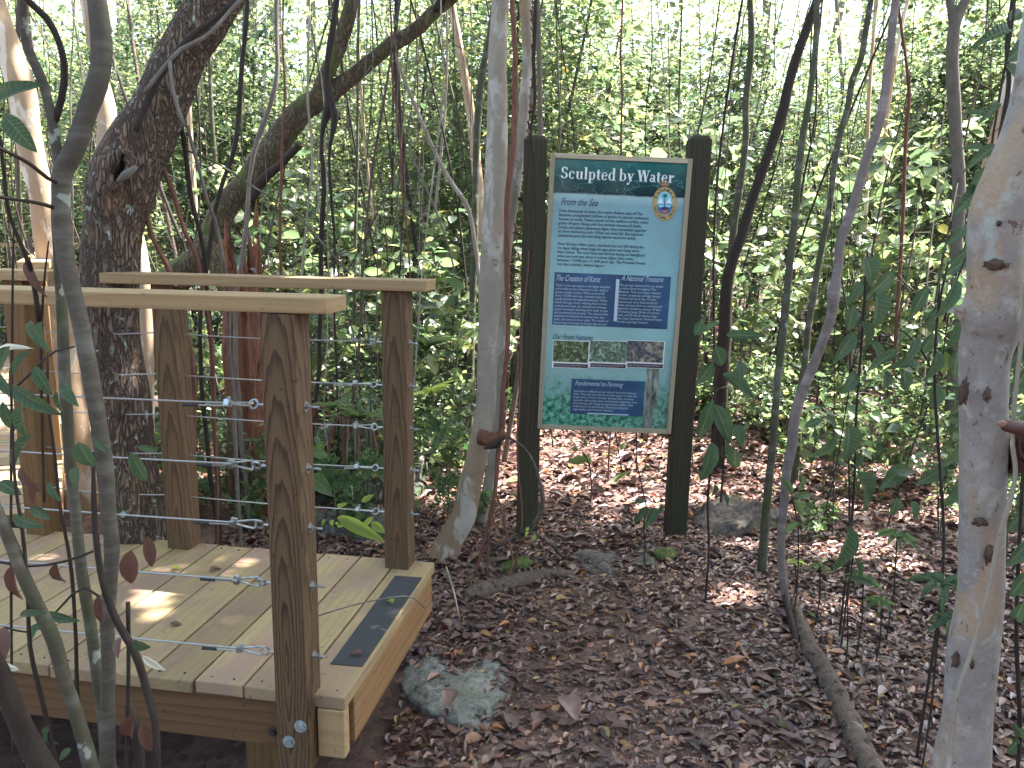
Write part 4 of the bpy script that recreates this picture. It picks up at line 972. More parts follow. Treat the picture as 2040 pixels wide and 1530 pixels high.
vn = path3([(2040, 560, 7), (2037, 657, 8), (2028, 738, 8), (2019, 830, 9), (2017, 884, 9), (2023, 939, 9), (2008, 1013, 10), (1995, 1052, 10), (1978, 1132, 10), (1962, 1208, 10), (1938, 1290, 9), (1908, 1381, 9), (1894, 1485, 10), (1885, 1570, 10)], 1.09, 1.13)
c, r = cr(vn, .02); b0 = c[0].copy(); mb.tube([p-b0 for p in c], r, 8, True, .15, 3); o = mb.build('climbing_vine', B_white, None, smooth=True); o.location = b0
tag(o, 'thin pale vine running down over the near blotched trunk', 'vine')

# foreground sapling clump at left (one shrub, many stems)
SG = thing('stem_clump', V(pl(230, 1700, 1.32)), 'clump of grey speckled sapling stems and forking branches close at the left edge', 'shrub')
SG.location.z = gh(SG.location.x, SG.location.y)-.02
clump = [
 (B_sap, [(216, 1600, 30), (214, 1500, 30), (214, 1415, 28), (216, 1329, 27), (214, 1242, 28), (220, 1156, 29), (222, 1070, 29), (219, 1049, 29), (210, 939, 30), (188, 793, 31), (161, 646, 31), (131, 513, 33), (122, 403, 35), (125, 345, 38), (145, 305, 40), (174, 220, 40), (200, 140, 41), (200, 55, 41), (190, -20, 38)], 1.30, 1.22, True),
 (B_sap, [(122, 352, 22), (112, 290, 20), (100, 220, 18), (83, 158, 19), (55, 95, 18), (46, 30, 18), (46, -15, 17)], 1.25, 1.2, False),
 (B_dark, [(104, 255, 14), (122, 200, 13), (128, 130, 13), (118, 85, 12), (92, 35, 13), (60, 5, 13), (45, -15, 12)], 1.24, 1.18, False),
 (B_dark, [(118, 365, 9), (95, 355, 8), (60, 327, 8), (20, 305, 8), (-15, 290, 7)], 1.24, 1.12, False),
 (B_dark, [(120, 418, 9), (90, 408, 8), (50, 400, 7), (0, 393, 7), (-20, 390, 6)], 1.25, 1.14, False),
 (B_green, [(235, 1600, 26), (216, 1520, 26), (206, 1433, 23), (192, 1329, 22), (180, 1242, 22), (163, 1139, 22), (152, 1040, 21), (139, 903, 21), (129, 756, 22), (123, 610, 20), (114, 500, 16), (108, 420, 12), (112, 330, 9)], 1.34, 1.3, False),
 (B_green, [(200, 1600, 28), (175, 1502, 28), (150, 1416, 26), (126, 1346, 26), (108, 1277, 27), (75, 1208, 26), (48, 1150, 25), (25, 1090, 24), (4, 1040, 22), (-25, 970, 20)], 1.18, 1.1, False),
 (B_dark, [(130, 1600, 46), (70, 1500, 44), (30, 1420, 40), (0, 1340, 36), (-30, 1280, 30)], 1.1, 1.05, False),
 (B_dark, [(316, 1600, 14), (313, 1520, 14), (308, 1433, 14), (294, 1381, 15), (266, 1294, 16), (235, 1242, 15), (204, 1156, 13), (193, 1086, 12), (187, 1000, 10), (186, 900, 6)], 1.2, 1.24, False),
 (B_dark, [(250, 1560, 8), (255, 1416, 8), (256, 1300, 8), (255, 1200, 9)], 1.25, 1.25, False),
 (B_dark, [(170, 1560, 10), (155, 1400, 8), (150, 1250, 7), (140, 1120, 7), (120, 1010, 6), (108, 900, 6), (96, 800, 5), (95, 700, 4)], 1.28, 1.22, False),
 (B_dark, [(120, 1560, 9), (90, 1420, 9), (60, 1290, 8), (55, 1180, 7), (45, 1060, 7), (30, 960, 6), (25, 850, 5), (20, 740, 5)], 1.15, 1.1, False),
 (B_dark, [(186, 1098, 5), (130, 1118, 5), (60, 1128, 5), (0, 1120, 5)], 1.2, 1.15, False),
 (B_dark, [(25, 1500, 5), (23, 1300, 5), (22, 1000, 5), (24, 700, 5), (26, 520, 4), (28, 440, 3)], 1.3, 1.3, False),
 (B_dark, [(88, 1000, 5), (84, 860, 5), (82, 700, 5), (88, 560, 4), (97, 480, 3)], 1.3, 1.3, False),
 (B_dark, [(78, 640, 10), (66, 560, 9), (48, 500, 8), (22, 440, 7), (8, 350, 7), (0, 270, 6)], 1.3, 1.2, False),
 (B_dark, [(22, 780, 4), (60, 745, 5), (110, 700, 4), (150, 690, 3)], 1.2, 1.25, False),
 (B_dark, [(200, 1190, 5), (170, 1170, 5), (120, 1210, 4), (60, 1260, 4), (10, 1250, 4)], 1.2, 1.2, False),
 (B_dark, [(280, 1560, 18), (275, 1480, 20), (262, 1430, 22), (255, 1405, 12)], 1.3, 1.3, False),
]
for m_, pts, D, D1, up in clump:
    P = path3(pts, D, D1)
    if up:
        q = P[-1]; P += [(q[0], q[1], q[2]+1.2, q[3]*.8), (q[0]-.1, q[1]-.1, q[2]+2.6, q[3]*.5)]
    if pts[0][1] >= 1560:
        q = P[0]; P.insert(0, (q[0]*.4+SG.location.x*.6, q[1]*.4+SG.location.y*.6, SG.location.z, q[3]*1.1))
    c, r = cr([(q[0]-SG.location.x, q[1]-SG.location.y, q[2]-SG.location.z, q[3]) for q in P], .03)
    mb = MB(); mb.tube(c, r, 14 if pts[0][2] > 18 else 8, True, .08, random.uniform(0, 40)); mb.build('stem', m_, SG, smooth=True)

# vines and hanging roots
vines = [
 ('liana', 'dark liana twisting over the upper part of the big leaning trunk', B_dark, [(272, 262, 12), (290, 205, 14), (315, 150, 15), (345, 108, 15), (380, 72, 14), (420, 42, 12), (455, 14, 11), (485, -12, 10)], 2.93, 2.98, 1, 0),
 ('liana', 'thinner second liana beside the first on the big leaning trunk', B_grey, [(290, 185, 8), (330, 128, 9), (356, 98, 9), (400, 75, 8), (430, 48, 8), (462, 12, 8), (490, -14, 8)], 2.90, 2.95, 1, 0),
 ('liana', 'liana hanging down the face of the leaning trunk to its right edge', B_grey, [(366, 252, 8), (352, 210, 8), (342, 165, 8), (338, 122, 8)], 2.90, 2.9, 0, 0),
 ('liana', 'first dark hanging stem under the leaning trunk, nearest its base', B_red, [(330, 530, 10), (300, 469, 9), (293, 410, 9), (296, 370, 8)], 3.1, 3.05, 0, 1),
 ('liana', 'second dark hanging stem under the leaning trunk', B_red, [(400, 560, 9), (392, 520, 9), (366, 458, 9), (348, 385, 9), (326, 330, 9)], 3.2, 3.1, 0, 1),
 ('liana', 'third hanging stem leaving the right side of the leaning trunk', B_dark, [(410, 560, 9), (406, 513, 9), (385, 403, 9), (370, 300, 9), (360, 245, 9)], 3.3, 3.1, 0, 1),
 ('liana', 'fourth grey hanging stem right of the leaning trunk', B_grey, [(450, 560, 8), (447, 530, 8), (430, 440, 7), (417, 410, 7), (395, 330, 7), (374, 250, 7)], 3.4, 3.1, 0, 1),
 ('liana', 'curved dark liana crossing in front of the mossy limb', B_dark, [(405, 560, 9), (412, 500, 9), (425, 440, 9), (446, 360, 10), (466, 300, 9), (480, 220, 9), (482, 110, 9), (490, 0, 9)], 3.6, 3.7, 1, 1),
 ('liana', 'grey liana bending over the middle of the mossy limb', B_grey, [(475, 560, 9), (492, 440, 9), (494, 360, 9), (508, 295, 10), (532, 228, 10), (552, 150, 10), (550, 60, 9), (552, 0, 9)], 4.0, 4.1, 1, 1),
 ('hanging_root', 'thin reddish hanging root left of the mossy limb fork', B_red, [(562, 640, 5), (560, 530, 6), (557, 400, 6), (560, 300, 5), (566, 150, 4), (563, 0, 4)], 3.9, 3.9, 1, 1),
 ('hanging_root', 'pale thin hanging root crossing the mossy limb', B_white, [(600, 560, 4), (612, 430, 4), (622, 330, 5), (613, 200, 5), (616, 100, 4), (615, 0, 4)], 4.3, 4.3, 1, 1),
 ('hanging_root', 'dark hanging root bundle with a knobbly top in front of the mossy limb', B_dark, [(618, 1040, 10), (625, 830, 9), (630, 775, 9), (640, 630, 9), (641, 537, 10), (643, 353, 11), (645, 243, 13), (655, 212, 24), (652, 160, 14), (660, 80, 14), (672, 0, 12)], 4.2, 4.2, 1, 1),
 ('hanging_root', 'thin dark root just right of the knobbly root bundle', B_dark, [(665, 510, 5), (660, 392, 6), (655, 300, 6), (664, 225, 14), (660, 205, 12)], 4.15, 4.15, 0, 1),
 ('hanging_root', 'pair of thin hanging roots left of the white trunk, left strand', B_red, [(816, 640, 3), (814, 470, 4), (804, 392, 4), (798, 275, 4), (780, 98, 4), (778, 0, 4)], 4.4, 4.4, 1, 1),
 ('hanging_root', 'pair of thin hanging roots left of the white trunk, right strand', B_dark, [(790, 640, 3), (800, 500, 3), (802, 350, 3), (790, 200, 4), (786, 98, 4), (790, 0, 4)], 4.45, 4.45, 1, 1),
 ('fallen_branch', 'straight pale dead branch leaning across the green leaves left of the white trunk', B_white, [(948, 500, 8), (931, 412, 9), (892, 353, 9), (837, 235, 8), (790, 118, 7), (770, 60, 6)], 5.2, 5.2, 0, 1),
 ('fallen_branch', 'thin dead stick leaning below the pale dead branch', B_grey, [(890, 480, 4), (880, 451, 4), (853, 384, 4), (816, 302, 4)], 5.0, 5.0, 0, 1),
 ('sapling_pole', 'thin pale upright pole left of the white trunk', B_green, [(705, 640, 7), (708, 470, 7), (712, 300, 6), (713, 100, 6), (716, 0, 6)], 5.6, 5.6, 1, 1),
 ('fallen_branch', 'long thin twig slanting down to the right in front of the mossy limb', B_green, [(700, 548, 4), (640, 482, 4), (586, 425, 4), (495, 366, 4), (440, 330, 4), (366, 297, 4)], 3.0, 3.2, 0, 0),
 ('red_root', 'dark red root running down the right side of the white trunk', B_red, [(1000, 860, 12), (1003, 800, 11), (1012, 650, 10), (1008, 500, 12), (1012, 400, 13), (1022, 300, 12), (1027, 150, 11), (1020, 0, 10)], 3.72, 3.75, 1, 0),
 ('red_root', 'reddish root strand reaching the ground behind the short log', B_red, [(944, 1172, 6), (956, 1110, 6), (975, 1030, 7), (988, 978, 8), (994, 889, 9), (1001, 850, 9)], 3.55, 3.68, 0, 0),
 ('red_root', 'thin reddish root strand second from the left above the short log', B_red, [(968, 1165, 4), (973, 1080, 4), (985, 1000, 5), (992, 930, 5), (1000, 860, 6)], 3.55, 3.66, 0, 0),
 ('red_root', 'reddish root strand curving right above the short log', B_red, [(1008, 1160, 4), (1020, 1115, 4), (1010, 1070, 5), (998, 1010, 5), (988, 985, 5)], 3.5, 3.62, 0, 0),
 ('red_root', 'thin straight root in front of the left sign post', B_red, [(1020, 1150, 4), (1030, 1100, 4), (1038, 1040, 4), (1035, 960, 4), (1032, 860, 4), (1040, 700, 4), (1050, 500, 3)], 3.6, 3.75, 0, 0),
 ('liana', 'twisting dark liana on the left sign post', B_dark, [(1052, 640, 4), (1058, 520, 4), (1066, 440, 5), (1062, 380, 5), (1066, 330, 5), (1058, 270, 6), (1066, 200, 7), (1060, 120, 8), (1068, 0, 8)], 3.95, 3.95, 1, 0),
 ('hanging_root', 'thin vertical root above the sign panel', B_red, [(1237, 306, 4), (1238, 200, 4), (1236, 100, 4), (1240, 0, 4)], 5.0, 5.0, 1, 1),
 ('branch_root', 'curved brown root branch passing in front of the left sign post foot', B_log, [(985, 1090, 9), (1020, 1074, 10), (1047, 1060, 11), (1070, 1035, 10), (1083, 995, 9), (1073, 957, 8), (1060, 920, 6), (1040, 890, 5), (1010, 870, 6)], 3.6, 3.62, 0, 0),
 ('branch_root', 'short root branch bending to the ground right of the left sign post', B_log, [(1120, 1108, 7), (1106, 1090, 8), (1091, 1077, 8), (1070, 1064, 8), (1050, 1060, 8)], 3.7, 3.62, 0, 0),
 ('branch_root', 'brown root running right from the foot of the right sign post', B_log, [(1450, 1140, 9), (1415, 1119, 13), (1385, 1098, 14), (1360, 1090, 12), (1330, 1088, 6)], 3.75, 3.95, 0, 0),
 ('stick', 'pale stick leaning on the ground beside the deck corner', B_white, [(914, 1228, 4), (903, 1175, 4), (889, 1130, 4)], 3.1, 3.25, 0, 0),
 ('twig', 'thin grey twig lying across the tread strip on the deck', B_grey, [(633, 1227, 3), (694, 1208, 3), (756, 1194, 3), (822, 1190, 3), (846, 1211, 3)], 2.28, 2.42, 0, 0),
 ('liana', 'dark thin vine hanging beside the near log on the right', B_dark, [(1668, 1535, 12), (1634, 1492, 15), (1617, 1450, 15), (1600, 1381, 14), (1593, 1312, 13), (1582, 1260, 13), (1569, 1208, 12), (1562, 1180, 8)], 2.25, 3.3, 0, 0),
]
for nm, lab, m_, pts, D, D1, up, dn in vines:
    vine(nm, lab, m_, pts, D, D1, up=up, down=dn, wob=.015 if 'root' in nm or nm == 'liana' else 0)
# random background poles and lianas, each its own
bg = 0
for i in range(64):
    px = random.uniform(-60, 2100); D = random.uniform(5.2, 12.5); w_ = random.choice((4, 5, 5, 6, 7, 9, 12, 18)) * (7/D)
    lean = random.gauss(0, 70); x0 = px; g = pl(px, 600, D); yb = 0
    base = (g.x, g.y, gh(g.x, g.y)-.03); r0 = w_/2*D/FPX
    n = 6; P = []; cx, cy = base[0], base[1]; lx_ = random.gauss(0, .16); ly_ = random.gauss(0, .06); ph = random.uniform(0, 6)
    for k in range(n+1):
        z = base[2]+5.6*k/n; P.append((cx+lx_*k*.9+.09*math.sin(ph+k*1.1), cy+ly_*k+.06*math.cos(ph*2+k), z, r0*(1-.07*k)))
    region = 'left of the white trunk' if px < 960 else ('behind the sign' if px < 1420 else 'on the right side')
    pale = random.random() < .45
    t = thing('forest_pole', base, ('pale' if pale else 'dark')+' thin upright stem standing in the undergrowth '+region, 'tree', ('pale' if pale else 'dark')+' thin background stems '+region)
    c, r = cr([(q[0]-base[0], q[1]-base[1], q[2]-base[2], q[3]) for q in P], .25)
    mb = MB(); mb.tube(c, r, 8, True, .12, i); mb.build('trunk', random.choice((B_white, B_grey, B_green, B_pale) if pale else (B_green, B_dark, B_dark, B_log)), t, smooth=True)

def fine_vines():
    for i in range(110):
        px = random.uniform(-40, 960) if i < 66 else random.uniform(960, 2080); D = random.uniform(3.9, 7.2)
        if 1040 < px < 1400 and D < 4.8: D += 1.5
        if 860 < px < 1560: D = max(D, 5.2)
        if D < 4.4 and px < 500: D += .6
        p0 = pl(px, 600, D); g = gh(p0.x, p0.y); slant = random.gauss(0, .10) if random.random() < .7 or px > 860 else random.gauss(0, .4); r0 = random.choice((.0025, .003, .004, .005, .008))
        top = 5.2 if random.random() < .7 else random.uniform(1.4, 3.2); bot = g-.02 if random.random() < .75 else g+random.uniform(.4, 1.2)
        n = 12; ph = random.uniform(0, 9); P = []
        for k in range(n+1):
            z = bot+(top-bot)*k/n; P.append(V((p0.x+slant*(z-g)+.07*noise.noise(V((z*1.3, ph, 0))), p0.y+.07*noise.noise(V((z*1.3, 0, ph))), z)))
        base = P[0].copy(); m_ = random.choice((B_grey, B_dark, B_log, B_green, B_white, B_dark)); z_ = 'left of the white trunk' if px < 960 else ('behind the sign' if px < 1420 else 'right of the sign')
        c, r = cr([(*(q-base), r0*(1-.4*k/n)) for k, q in enumerate(P)], .12); mb = MB(); mb.tube(c, r, 5, True, .3, i)
        for k in range(random.randint(2, 7)):
            q = c[random.randrange(2, len(c)-1)]; d = V((random.gauss(0, .5), random.gauss(0, .3), random.uniform(-.3, .8))).normalized()*random.uniform(.12, .5); e = q+d*.55+V((0, 0, random.uniform(-.04, .06)))
            mb.tube([q, e, q+d], [r0*.6, r0*.45, r0*.2], 4, False)
            if random.random() < .6: mb.tube([e, e+V((random.gauss(0, .1), random.gauss(0, .08), random.uniform(-.05, .15)))], [r0*.4, r0*.2], 3, False)
        o = mb.build('fine_vine', m_, None, smooth=True); o.location = base
        tag(o, 'one of the thin twiggy vines tangled among the leaves '+z_, 'vine', 'thin twiggy vines '+z_)
fine_vines()
# ---------------------------------------------------------------- logs, rocks, stump
def blob(name, label, cat, outline_px, z0, h, m_, seed=0, parent=None, rough=.02, sub=4):
    """low rock from a ground outline given in pixels (its contact line), real height h"""
    P = [gz(x, y, z0) for x, y in outline_px]; cx = sum(p.x for p in P)/len(P); cy = sum(p.y for p in P)/len(P)
    bm = bmesh.new(); bmesh.ops.create_icosphere(bm, subdivisions=sub+1, radius=1); n = len(P)
    ang = sorted((math.atan2(p.y-cy, p.x-cx), math.hypot(p.x-cx, p.y-cy)) for p in P)
    aa = [a for a, _ in ang]; rr = [r for _, r in ang]
    aa = [aa[-1]-2*math.pi]+aa+[aa[0]+2*math.pi]; rr = [rr[-1]]+rr+[rr[0]]
    for v in bm.verts:
        a = math.atan2(v.co.y, v.co.x); R = float(np.interp(a, aa, rr)); rh = math.hypot(v.co.x, v.co.y)
        zz = max(0, v.co.z)**.8*h if v.co.z > 0 else v.co.z*.12
        k = rh**.85 if v.co.z > 0 else rh
        p = V((math.cos(a)*R*k, math.sin(a)*R*k, zz)); q = p*6+V((seed, 0, 0))
        d = noise.fractal(q, .9, 2.1, 5)*rough*1.6; p.z += d*(1 if v.co.z > 0 else 0); p.x += d*.6; p.y += noise.noise(q+V((9, 9, 9)))*rough
        c_ = noise.cell_vector(V((p.x*11+seed, p.y*11, p.z*14)))
        p += V((c_.x-.5, c_.y-.5, (c_.z-.5)*.8))*rough*.35
        v.co = p
    me = bpy.data.meshes.new(name); bm.to_mesh(me); bm.free(); o = link(name, me, m_, parent, (cx, cy, z0), True)
    return tag(o, label, cat) if label else o
blob('flat_rock', 'flat pale mossy limestone rock beside the front corner of the deck', 'rock', [(801, 1350), (829, 1302), (874, 1302), (916, 1322), (999, 1322), (1018, 1382), (992, 1420), (950, 1455), (881, 1430), (832, 1405), (812, 1385)], gh(.11, .8)-.004, .026, R_pale, 3, rough=.013, sub=5)
blob('rock', 'low grey mossy mound of rock between the two sign posts', 'rock', [(1130, 1140), (1160, 1098), (1230, 1088), (1340, 1086), (1385, 1110), (1375, 1145), (1260, 1155)], GZ-.045, .05, R_mossy, 5, rough=.035)
blob('moss_clump', 'green moss cushion on the rock by the right sign post', 'moss', [(1300, 1104), (1330, 1097), (1348, 1103), (1330, 1110)], GZ+.02, .012, R_moss, 6, rough=.012, sub=3)
blob('mossy_root', 'moss covered root hump at the foot of the white trunk', 'root', [(950, 1128), (975, 1098), (1040, 1092), (1075, 1112), (1050, 1130), (990, 1140)], GZ-.03, .045, R_mossroot, 8, rough=.03, sub=4)
blob('rock', 'low limestone block right of the right sign post', 'rock', [(1402, 1075), (1410, 1028), (1470, 1010), (1520, 1025), (1515, 1072), (1460, 1082)], GZ-.04, .12, R_mossy, 11, rough=.05)
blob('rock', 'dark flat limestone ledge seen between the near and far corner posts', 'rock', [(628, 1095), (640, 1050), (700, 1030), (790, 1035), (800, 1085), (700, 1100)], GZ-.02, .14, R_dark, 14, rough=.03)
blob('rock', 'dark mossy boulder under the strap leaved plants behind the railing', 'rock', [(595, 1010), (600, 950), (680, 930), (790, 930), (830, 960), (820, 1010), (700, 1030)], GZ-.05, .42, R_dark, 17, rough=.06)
blob('rock', 'mossy stone among the right undergrowth', 'rock', [(1600, 900), (1640, 870), (1730, 870), (1760, 895), (1700, 915)], GZ, .10, R_mossy, 21, rough=.03)
def log(name, label, pts, w_, m_, seed=1, bmp=.25, lift=.4):
    P = []
    for (x, y), q in zip(pts, w_):
        p = on_ground(x, y); r_ = q/2*depth(p)/FPX; P.append((p.x, p.y, p.z+r_*lift, r_))
    b = V(P[0][:3]); c, r = cr([(q[0]-b.x, q[1]-b.y, q[2]-b.z, q[3]) for q in P], .012)
    mb = MB(); mb.tube(c, r, 22, True, bmp, seed); o = mb.build(name, m_, None, smooth=True); o.location = b; return tag(o, label, 'log')
log('log', 'short rotting log lying left of the sign in front of the root hump', [(926, 1196), (960, 1184), (990, 1178), (1047, 1162), (1100, 1152), (1140, 1146)], [30, 38, 36, 34, 28, 16], B_log, 4)
log('log', 'long pale fallen log running from the mauve stem to the bottom edge', [(1578, 1200), (1590, 1240), (1605, 1280), (1638, 1342), (1662, 1395), (1696, 1465), (1735, 1545), (1760, 1600)], [18, 26, 33, 37, 42, 47, 52, 54], B_log, 9, .38)
log('log', 'dark fallen branch lying across the right background litter', [(1640, 800), (1700, 812), (1790, 826), (1890, 838)], [12, 16, 16, 14], B_log, 12)
# rotten red stump behind the rail
st = thing('rotten_stump', V(pl(487, 700, 4.4)), 'ragged red brown rotten stump standing behind the far handrail', 'stump'); st.location.z = gh(st.location.x, st.location.y)
mb = MB(); n = 28; rows = 26; Ht = (pl(487, 405, 4.4).z-st.location.z)
for i in range(rows+1):
    for k in range(n):
        a = 2*math.pi*k/n; top_ = Ht*(1-.28*abs(noise.noise(V((math.cos(a)*1.6, math.sin(a)*1.6, 3.3))))*2.-.06*(k % 3)); z = min(1, i/rows)*top_
        R = .105*(1+.25*noise.noise(V((math.cos(a)*2, math.sin(a)*2, z*2.5)))+.1*noise.noise(V((a*4, z*9, 0))))*(1.15-.25*i/rows)
        mb.v.append((math.cos(a)*R, math.sin(a)*R, z))
for i in range(rows):
    for k in range(n): mb.f.append((i*n+k, i*n+(k+1) % n, (i+1)*n+(k+1) % n, (i+1)*n+k))
mb.build('trunk', B_rot, st)
mb = MB()
for k in range(9):
    mb = MB(); a = random.uniform(0, 6.3); z = Ht*random.uniform(.75, .95); p = V((math.cos(a)*.09, math.sin(a)*.09, z)); mb.tube([p, p+V((math.cos(a)*.015, 0, .06)), p+V((math.cos(a)*.02, 0, random.uniform(.1, .17)))], [.02, .014, .003], 6, True, .5, k); mb.build('splinter', B_rot, st)

# ---------------------------------------------------------------- placed plants with big leaves
def px_leaves(name, label, cat, material, D, stems, leaves, mats=None, group=None, jitter=.06, T=None, stem_mat=None, base=None):
    """stems: lists of (px,py,w); leaves: (bx,by,tx,ty,w_px[,matkey])"""
    b = base if base is not None else pl(stems[0][0][0], stems[0][0][1], D)
    b = V(b); b.z = gh(b.x, b.y) if base is None else b.z
    t = thing(name, b, label, cat, group)
    for s_ in stems:
        P = path3([q if len(q) > 2 else (*q, 4) for q in s_], D)
        if s_ is stems[0] and base is None and P[0][2] > b.z+.02: P.insert(0, (b.x, b.y, b.z-.02, P[0][3]*1.1))
        c, r = cr([(q[0]-b.x, q[1]-b.y, q[2]-b.z, q[3]) for q in P], .04); mb = MB(); mb.tube(c, r, 7, True, .12, 1); mb.build('stem', stem_mat or B_dark, t, smooth=True)
    for L in leaves:
        d0 = D+random.uniform(-jitter, jitter); bpt = pl(L[0], L[1], d0); tip = pl(L[2], L[3], d0+random.uniform(-.05, .05))
        ln = (tip-bpt).length; wd = L[4]*depth(bpt)/FPX
        dr = (tip-bpt).normalized(); nrm = (-V(FH)+V((random.uniform(-.5, .5), random.uniform(-.3, .3), random.uniform(.2, .8)))).normalized()
        ang_drop = .14*ln
        m_ = (mats or {}).get(L[5] if len(L) > 5 else '', material)
        v, f = leaf_arrays(np.array([bpt-b]), np.array([dr+nrm*.12]), np.array([nrm]), ln, wd, T or random.choice((T_HI, T_HI2)))
        leaf_link(v, f, m_, t)
    return t
px_leaves('broadleaf_seedling', 'seedling with long drooping dark leaves just right of the right sign post', 'plant', L_dark, 3.3, [[(1412, 1090, 5), (1410, 1000, 5), (1420, 880, 5), (1424, 780, 5), (1425, 690, 4)], [(1436, 1000, 4), (1442, 900, 4), (1440, 800, 4)]],
 [(1420, 720, 1388, 771, 26), (1439, 745, 1508, 790, 28), (1446, 668, 1526, 668, 20), (1425, 690, 1440, 730, 32), (1420, 797, 1392, 875, 30), (1425, 806, 1457, 883, 34), (1465, 845, 1480, 890, 26), (1418, 880, 1400, 960, 32), (1446, 880, 1442, 912, 22), (1465, 893, 1462, 938, 30), (1423, 965, 1421, 992, 16), (1440, 985, 1452, 1005, 12), (1400, 640, 1385, 668, 22), (1470, 720, 1478, 760, 24), (1405, 660, 1430, 640, 16)])
px_leaves('broadleaf_seedling', 'seedling with wide corrugated leaves right of the mauve stem', 'plant', L_dark, 3.0, [[(1702, 960, 5), (1706, 820, 5), (1715, 700, 5), (1722, 600, 5), (1728, 500, 4)]],
 [(1745, 575, 1752, 658, 46), (1725, 512, 1742, 567, 42), (1780, 540, 1722, 602, 26), (1702, 661, 1663, 724, 28), (1704, 742, 1681, 783, 26), (1700, 610, 1690, 660, 26), (1716, 640, 1735, 700, 28), (1712, 560, 1690, 610, 24), (1735, 680, 1760, 730, 26)])
px_leaves('broadleaf_seedling', 'low plant with one large bright green leaf facing the viewer, right of the sign', 'plant', L_dark, 2.9, [[(1692, 1120, 4), (1692, 1000, 4), (1690, 880, 4), (1688, 842, 4)]],
 [(1690, 846, 1690, 920, 52), (1666, 868, 1618, 917, 24), (1705, 938, 1742, 1022, 38), (1794, 932, 1760, 972, 36), (1640, 836, 1600, 850, 16), (1640, 830, 1672, 856, 18), (1700, 930, 1720, 905, 18), (1745, 945, 1715, 960, 20), (1770, 935, 1830, 940, 26), (1786, 990, 1776, 1030, 22)])
px_leaves('broadleaf_seedling', 'small seedling with one long hanging leaf above the bright litter patch', 'plant', L_dark, 2.7, [[(1688, 1290, 3), (1690, 1180, 3), (1700, 1100, 3), (1696, 1040, 3)]],
 [(1693, 1048, 1666, 1142, 44), (1700, 1130, 1688, 1165, 14), (1702, 1110, 1720, 1160, 14), (1690, 1150, 1745, 1166, 14)])
px_leaves('broadleaf_seedling', 'small seedling beside the base of the green grey sapling', 'plant', L_mid, 3.2, [[(1590, 1130, 3), (1585, 1020, 3), (1577, 990, 3)]],
 [(1595, 945, 1596, 982, 20), (1582, 995, 1600, 1027, 17), (1576, 990, 1625, 985, 15), (1575, 985, 1560, 950, 14), (1590, 1040, 1562, 1060, 14)])
px_leaves('broadleaf_shrub', 'shrub with dark drooping leaves left of the blotched trunk', 'shrub', L_dark, 2.2, [[(1880, 1060, 6), (1870, 900, 6), (1862, 740, 6), (1872, 600, 5), (1890, 520, 4)], [(1866, 760, 4), (1830, 690, 4), (1800, 660, 3)], [(1880, 640, 4), (1905, 560, 4), (1930, 500, 4)]],
 [(1848, 570, 1813, 636, 24), (1904, 555, 1872, 634, 30), (1930, 515, 1882, 548, 22), (1764, 738, 1765, 776, 22), (1800, 738, 1808, 780, 27), (1827, 672, 1805, 724, 22), (1856, 665, 1834, 714, 24), (1866, 768, 1863, 816, 30), (1900, 768, 1907, 830, 32), (1818, 998, 1825, 1034, 20), (1905, 640, 1890, 700, 28), (1870, 700, 1850, 760, 26), (1790, 700, 1730, 735, 20), (1830, 725, 1770, 730, 18), (1908, 700, 1900, 755, 28), (1880, 600, 1850, 640, 22), (1840, 620, 1862, 668, 22), (1910, 880, 1870, 940, 26), (1905, 960, 1885, 1020, 26), (1880, 930, 1830, 965, 24)])
px_leaves('broadleaf_shrub', 'dark leafy branch hanging into the upper right corner', 'shrub', L_dark, 1.75, [[(1990, 640, 5), (1984, 480, 5), (1972, 330, 5), (1990, 200, 5), (2015, 60, 5), (2025, -30, 5)]],
 [(2010, 58, 1944, 86, 24), (2043, 88, 2010, 120, 38), (1955, 370, 1904, 424, 27), (1926, 450, 1889, 485, 20), (1985, 289, 1922, 336, 22), (1975, 330, 1925, 395, 24), (1990, 205, 1955, 240, 18), (2000, 130, 2035, 160, 24), (1960, 300, 1920, 290, 18), (1965, 420, 1940, 470, 22), (1975, 240, 1930, 215, 18), (2010, 40, 2040, 20, 26), (1950, 480, 1900, 520, 22), (1935, 500, 1955, 545, 24)])
px_leaves('broadleaf_shrub', 'deep green shrub leaves behind the blotched trunk at the right edge', 'shrub', L_dark, 1.9, [[(2030, 1500, 8), (2025, 1250, 8), (2035, 1000, 7), (2050, 760, 6), (2060, 600, 5)]],
 [(2040, 600, 2010, 660, 34), (2046, 660, 2020, 740, 40), (2046, 730, 2016, 800, 44), (2050, 640, 2060, 700, 40), (2040, 1010, 2012, 1060, 32), (2046, 1080, 2010, 1130, 30), (2046, 1140, 2015, 1190, 34), (2030, 960, 2050, 1010, 30), (2010, 1440, 2040, 1490, 22), (2005, 1500, 2036, 1470, 18), (2044, 560, 2028, 610, 30), (2040, 1200, 2015, 1250, 26)])
def whorl(px, py, D, n, Lpx, wpx, label, m_, hgt=.0, tilt=.25, name='leaf_whorl_seedling', group=None):
    c = pl(px, py, D); g = gh(c.x, c.y); t = thing(name, (c.x, c.y, g), label, 'plant', group)
    mb = MB(); h = c.z-g; mb.tube([V((0, 0, -.02)), V((.01, 0, h*.5)), V((0, 0, h))], .003, 5); mb.build('stem', B_dark, t)
    for k in range(n):
        a = 2*math.pi*k/n+random.uniform(-.25, .25); L = Lpx*depth(c)/FPX*random.uniform(.8, 1.15)
        d = np.array([[math.cos(a), math.sin(a), random.uniform(-.1, tilt)]]); v, f = leaf_arrays(np.array([[0, 0, h]]), d, np.array([[0, 0, 1.]]), L, wpx*depth(c)/FPX, T_HI2)
        leaf_link(v, f, m_, t)
